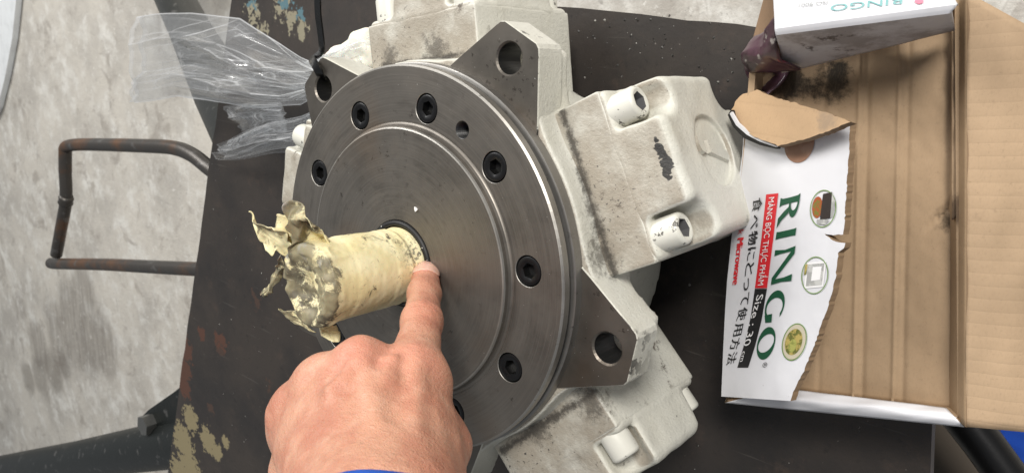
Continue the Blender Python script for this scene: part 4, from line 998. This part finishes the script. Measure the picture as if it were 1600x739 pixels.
# curled fingers
dmc = lambda f_: (MC[f_] - wr[f_]) / np.linalg.norm(MC[f_] - wr[f_])
for f_, l1, l2, l3, r0, ca in (('m', .042, .026, .02, .0102, 62), ('r', .040, .025, .02, .0096, 70), ('p', .033, .019, .018, .0086, 72)):
    d0 = dmc(f_); c1_, s1_ = math.cos(math.radians(ca)), math.sin(math.radians(ca))
    pl_ = palm - d0 * np.dot(palm, d0); pl_ /= np.linalg.norm(pl_)
    p1 = MC[f_] + (d0 * c1_ + pl_ * s1_) * l1; a2 = math.radians(ca + 95); p2 = p1 + (d0 * math.cos(a2) + pl_ * math.sin(a2)) * l2
    a3 = math.radians(ca + 165); p3 = p2 + (d0 * math.cos(a3) + pl_ * math.sin(a3)) * l3
    fh.cone(MC[f_], p1, r0 + .001, r0 - .0005, .006); fh.cone(p1, p2, r0 - .0003, r0 - .001, .004); fh.cone(p2, p3, r0 - .001, r0 - .002, .004)
# thumb, folded under the index side
T0, T1, T2, T3 = C(655, 810, .262), C(694, 696, .297), C(672, 640, .322), C(638, 625, .334)
fh.cone(T0, T1, .0135, .0092, .009); fh.cone(T1, T2, .0098, .0088, .006); fh.cone(T2, T3, .0088, .0075, .004)
fh.cone(C(640, 700, .283), C(662, 605, .306), .013, .0085, .010)     # muscle between thumb and index
fh.cone(C(660, 770, .268), C(668, 690, .288), .0115, .0095, .010)
# knuckle heads and tendons
for f_, e in (('i', .0), ('m', .0012), ('r', .001), ('p', .0008)): fh.cone(MC[f_] + dors * (.0016 + e), MC[f_] + dors * (.0026 + e), .0100, .0092, .005)
for f_ in 'imr': fh.cone(mid_(wr[f_], MC[f_], .40) + dors * .0128, MC[f_] + dors * .0098, .0016, .0030, .005)
for pts_ in (((515, 650), (535, 638), (555, 610)), ((560, 720), (585, 680), (600, 640), (608, 600))):
    for (x0, y0), (x1, y1) in zip(pts_, pts_[1:]):
        zz = lambda y: .3 - (y - 580) / 270 * .066
        fh.cone(C(x0, y0, zz(y0)) + dors * .0112, C(x1, y1, zz(y1)) + dors * .0112, .0016, .0016, .006)
# forearm
fh.cone(WR + (0, .0, 0), C(615, 1050, .2), .0225, .027, .02)
# creases on the index finger
s, X, Y, Z = fh.box((-.062, .008, .30), (-.022, .062, .392))
def crease(c, d, A, wd, curve, lim):
    d = d / np.linalg.norm(d); lat = np.cross(d, dors); lat /= np.linalg.norm(lat)
    U = (X - c[0]) * d[0] + (Y - c[1]) * d[1] + (Z - c[2]) * d[2]; Lt = (X - c[0]) * lat[0] + (Y - c[1]) * lat[1] + (Z - c[2]) * lat[2]
    U = U + curve * Lt * Lt
    rad_ = np.sqrt((X - c[0]) ** 2 + (Y - c[1]) ** 2 + (Z - c[2]) ** 2)
    fh.D[s] += (A * np.exp(-(U / wd) ** 2) * (rad_ < lim) * np.exp(-(Lt / .0075) ** 4)).astype(np.float32)
dI = I1 - I0; dM = I2 - I1
for o_, A in ((-.0042, .00035), (-.002, .0006), (.0006, .0006), (.003, .0005), (.0055, .0003)): crease(I1 + dM / np.linalg.norm(dM) * o_, dM, A, .0008, 25 * (1 if o_ > 0 else -1), .016)
for o_, A in ((-.0015, .0004), (.0006, .0005), (.0028, .0003)): crease(I2 + dM / np.linalg.norm(dM) * o_, dM, A, .0007, 18, .014)
V, F = fh.mesh()
# light relaxation
def relax(V, F, it=2):
    n = len(V)
    for _ in range(it):
        acc = np.zeros_like(V); cnt = np.zeros(n)
        for a, b in ((0, 1), (1, 2), (2, 3), (3, 0)):
            np.add.at(acc, F[:, a], V[F[:, b]]); np.add.at(acc, F[:, b], V[F[:, a]]); np.add.at(cnt, F[:, a], 1); np.add.at(cnt, F[:, b], 1)
        V = V * .5 + .5 * acc / np.maximum(cnt, 1)[:, None]
    return V
V = relax(V, F, 2)
V += (np.stack([vn(V, 130, 2), vn(V, 130, 3), vn(V, 130, 4)], 1) * .00035)
hand = keep(fast_mesh('hand', cv2w(V), F, SKIN), pe)
# nail: curved plate on the back of the tip
dT = (I3 - I2) / np.linalg.norm(I3 - I2); dn = dors - dT * np.dot(dors, dT); dn /= np.linalg.norm(dn); lt = np.cross(dT, dn)
G = []; nu, nv = 16, 18
for i in range(nu):
    for j in range(nv):
        u, v = i / (nu - 1), j / (nv - 1) * 2 - 1
        hw_ = 1.0 * (1 - .22 * (2 * u - 1) ** 6) * (1 - .12 * u)
        base_ = I3 + dT * (-.0045 + .0128 * u - .0022 * v * v * (1 if u > .5 else -.6) * abs(2 * u - 1))
        ra = .00735 + .0001 - .0012 * max(0, u - .55) ** 1.0 * 2.0
        an = v * 1.1 * hw_; G.append(base_ + dn * (ra * math.cos(an)) + lt * (ra * math.sin(an)))
F = [(i * nv + j, i * nv + j + 1, (i + 1) * nv + j + 1, (i + 1) * nv + j) for i in range(nu - 1) for j in range(nv - 1)]
nl_ = obj('fingernail', cv2w(np.array(G)), F, NAIL, None, smooth=True); md = nl_.modifiers.new('t', 'SOLIDIFY'); md.thickness = .0006; md.offset = 0; keep(nl_, pe)
# sleeve
ax = C(612, 1050, .2) - WR; ax /= np.linalg.norm(ax); e_1 = np.cross(ax, [1, 0, 0]); e_1 /= np.linalg.norm(e_1); e_2 = np.cross(ax, e_1)
G = []; nu, nv = 40, 72; c0 = C(592, 868, .236)
for i in range(nu):
    for j in range(nv):
        a = 2 * math.pi * j / nv; u = i / (nu - 1)
        r_ = .0335 + .012 * u + .0012 * math.sin(3 * a + 9 * u) + .001 * math.sin(5 * a - 14 * u) + (.001 if i < 4 else 0)
        G.append(c0 + ax * (.13 * u) + r_ * (math.cos(a) * e_1 + math.sin(a) * e_2))
F = [(i * nv + j, i * nv + (j + 1) % nv, (i + 1) * nv + (j + 1) % nv, (i + 1) * nv + j) for i in range(nu - 1) for j in range(nv)]
sl = obj('sleeve', cv2w(np.array(G)), F, SLEEVE, None, smooth=True); md = sl.modifiers.new('t', 'SOLIDIFY'); md.thickness = .002; keep(sl, pe)
# trouser leg beside the table
c0 = at(1640, 728, -.24); G = []; F = []; nu, nv = 60, 48
for i in range(nu):
    for j in range(nv):
        a = 2 * math.pi * j / nv; u = i / (nu - 1); cap_ = min(1, u / .12)
        r_ = (.052 + .004 * math.sin(3 * a + 20 * u) + .003 * math.sin(7 * u * 6 + 2 * a)) * math.sin(cap_ * math.pi / 2) + .0005
        G.append((c0[0] + r_ * math.cos(a), c0[1] + r_ * math.sin(a), -.225 - .02 * (1 - math.cos(cap_ * math.pi / 2)) - max(0, u - .12) * .36))
F = [(i * nv + j, i * nv + (j + 1) % nv, (i + 1) * nv + (j + 1) % nv, (i + 1) * nv + j) for i in range(nu - 1) for j in range(nv)]
keep(obj('trouser_leg', G, F, TROUSER, None, smooth=True), pe)
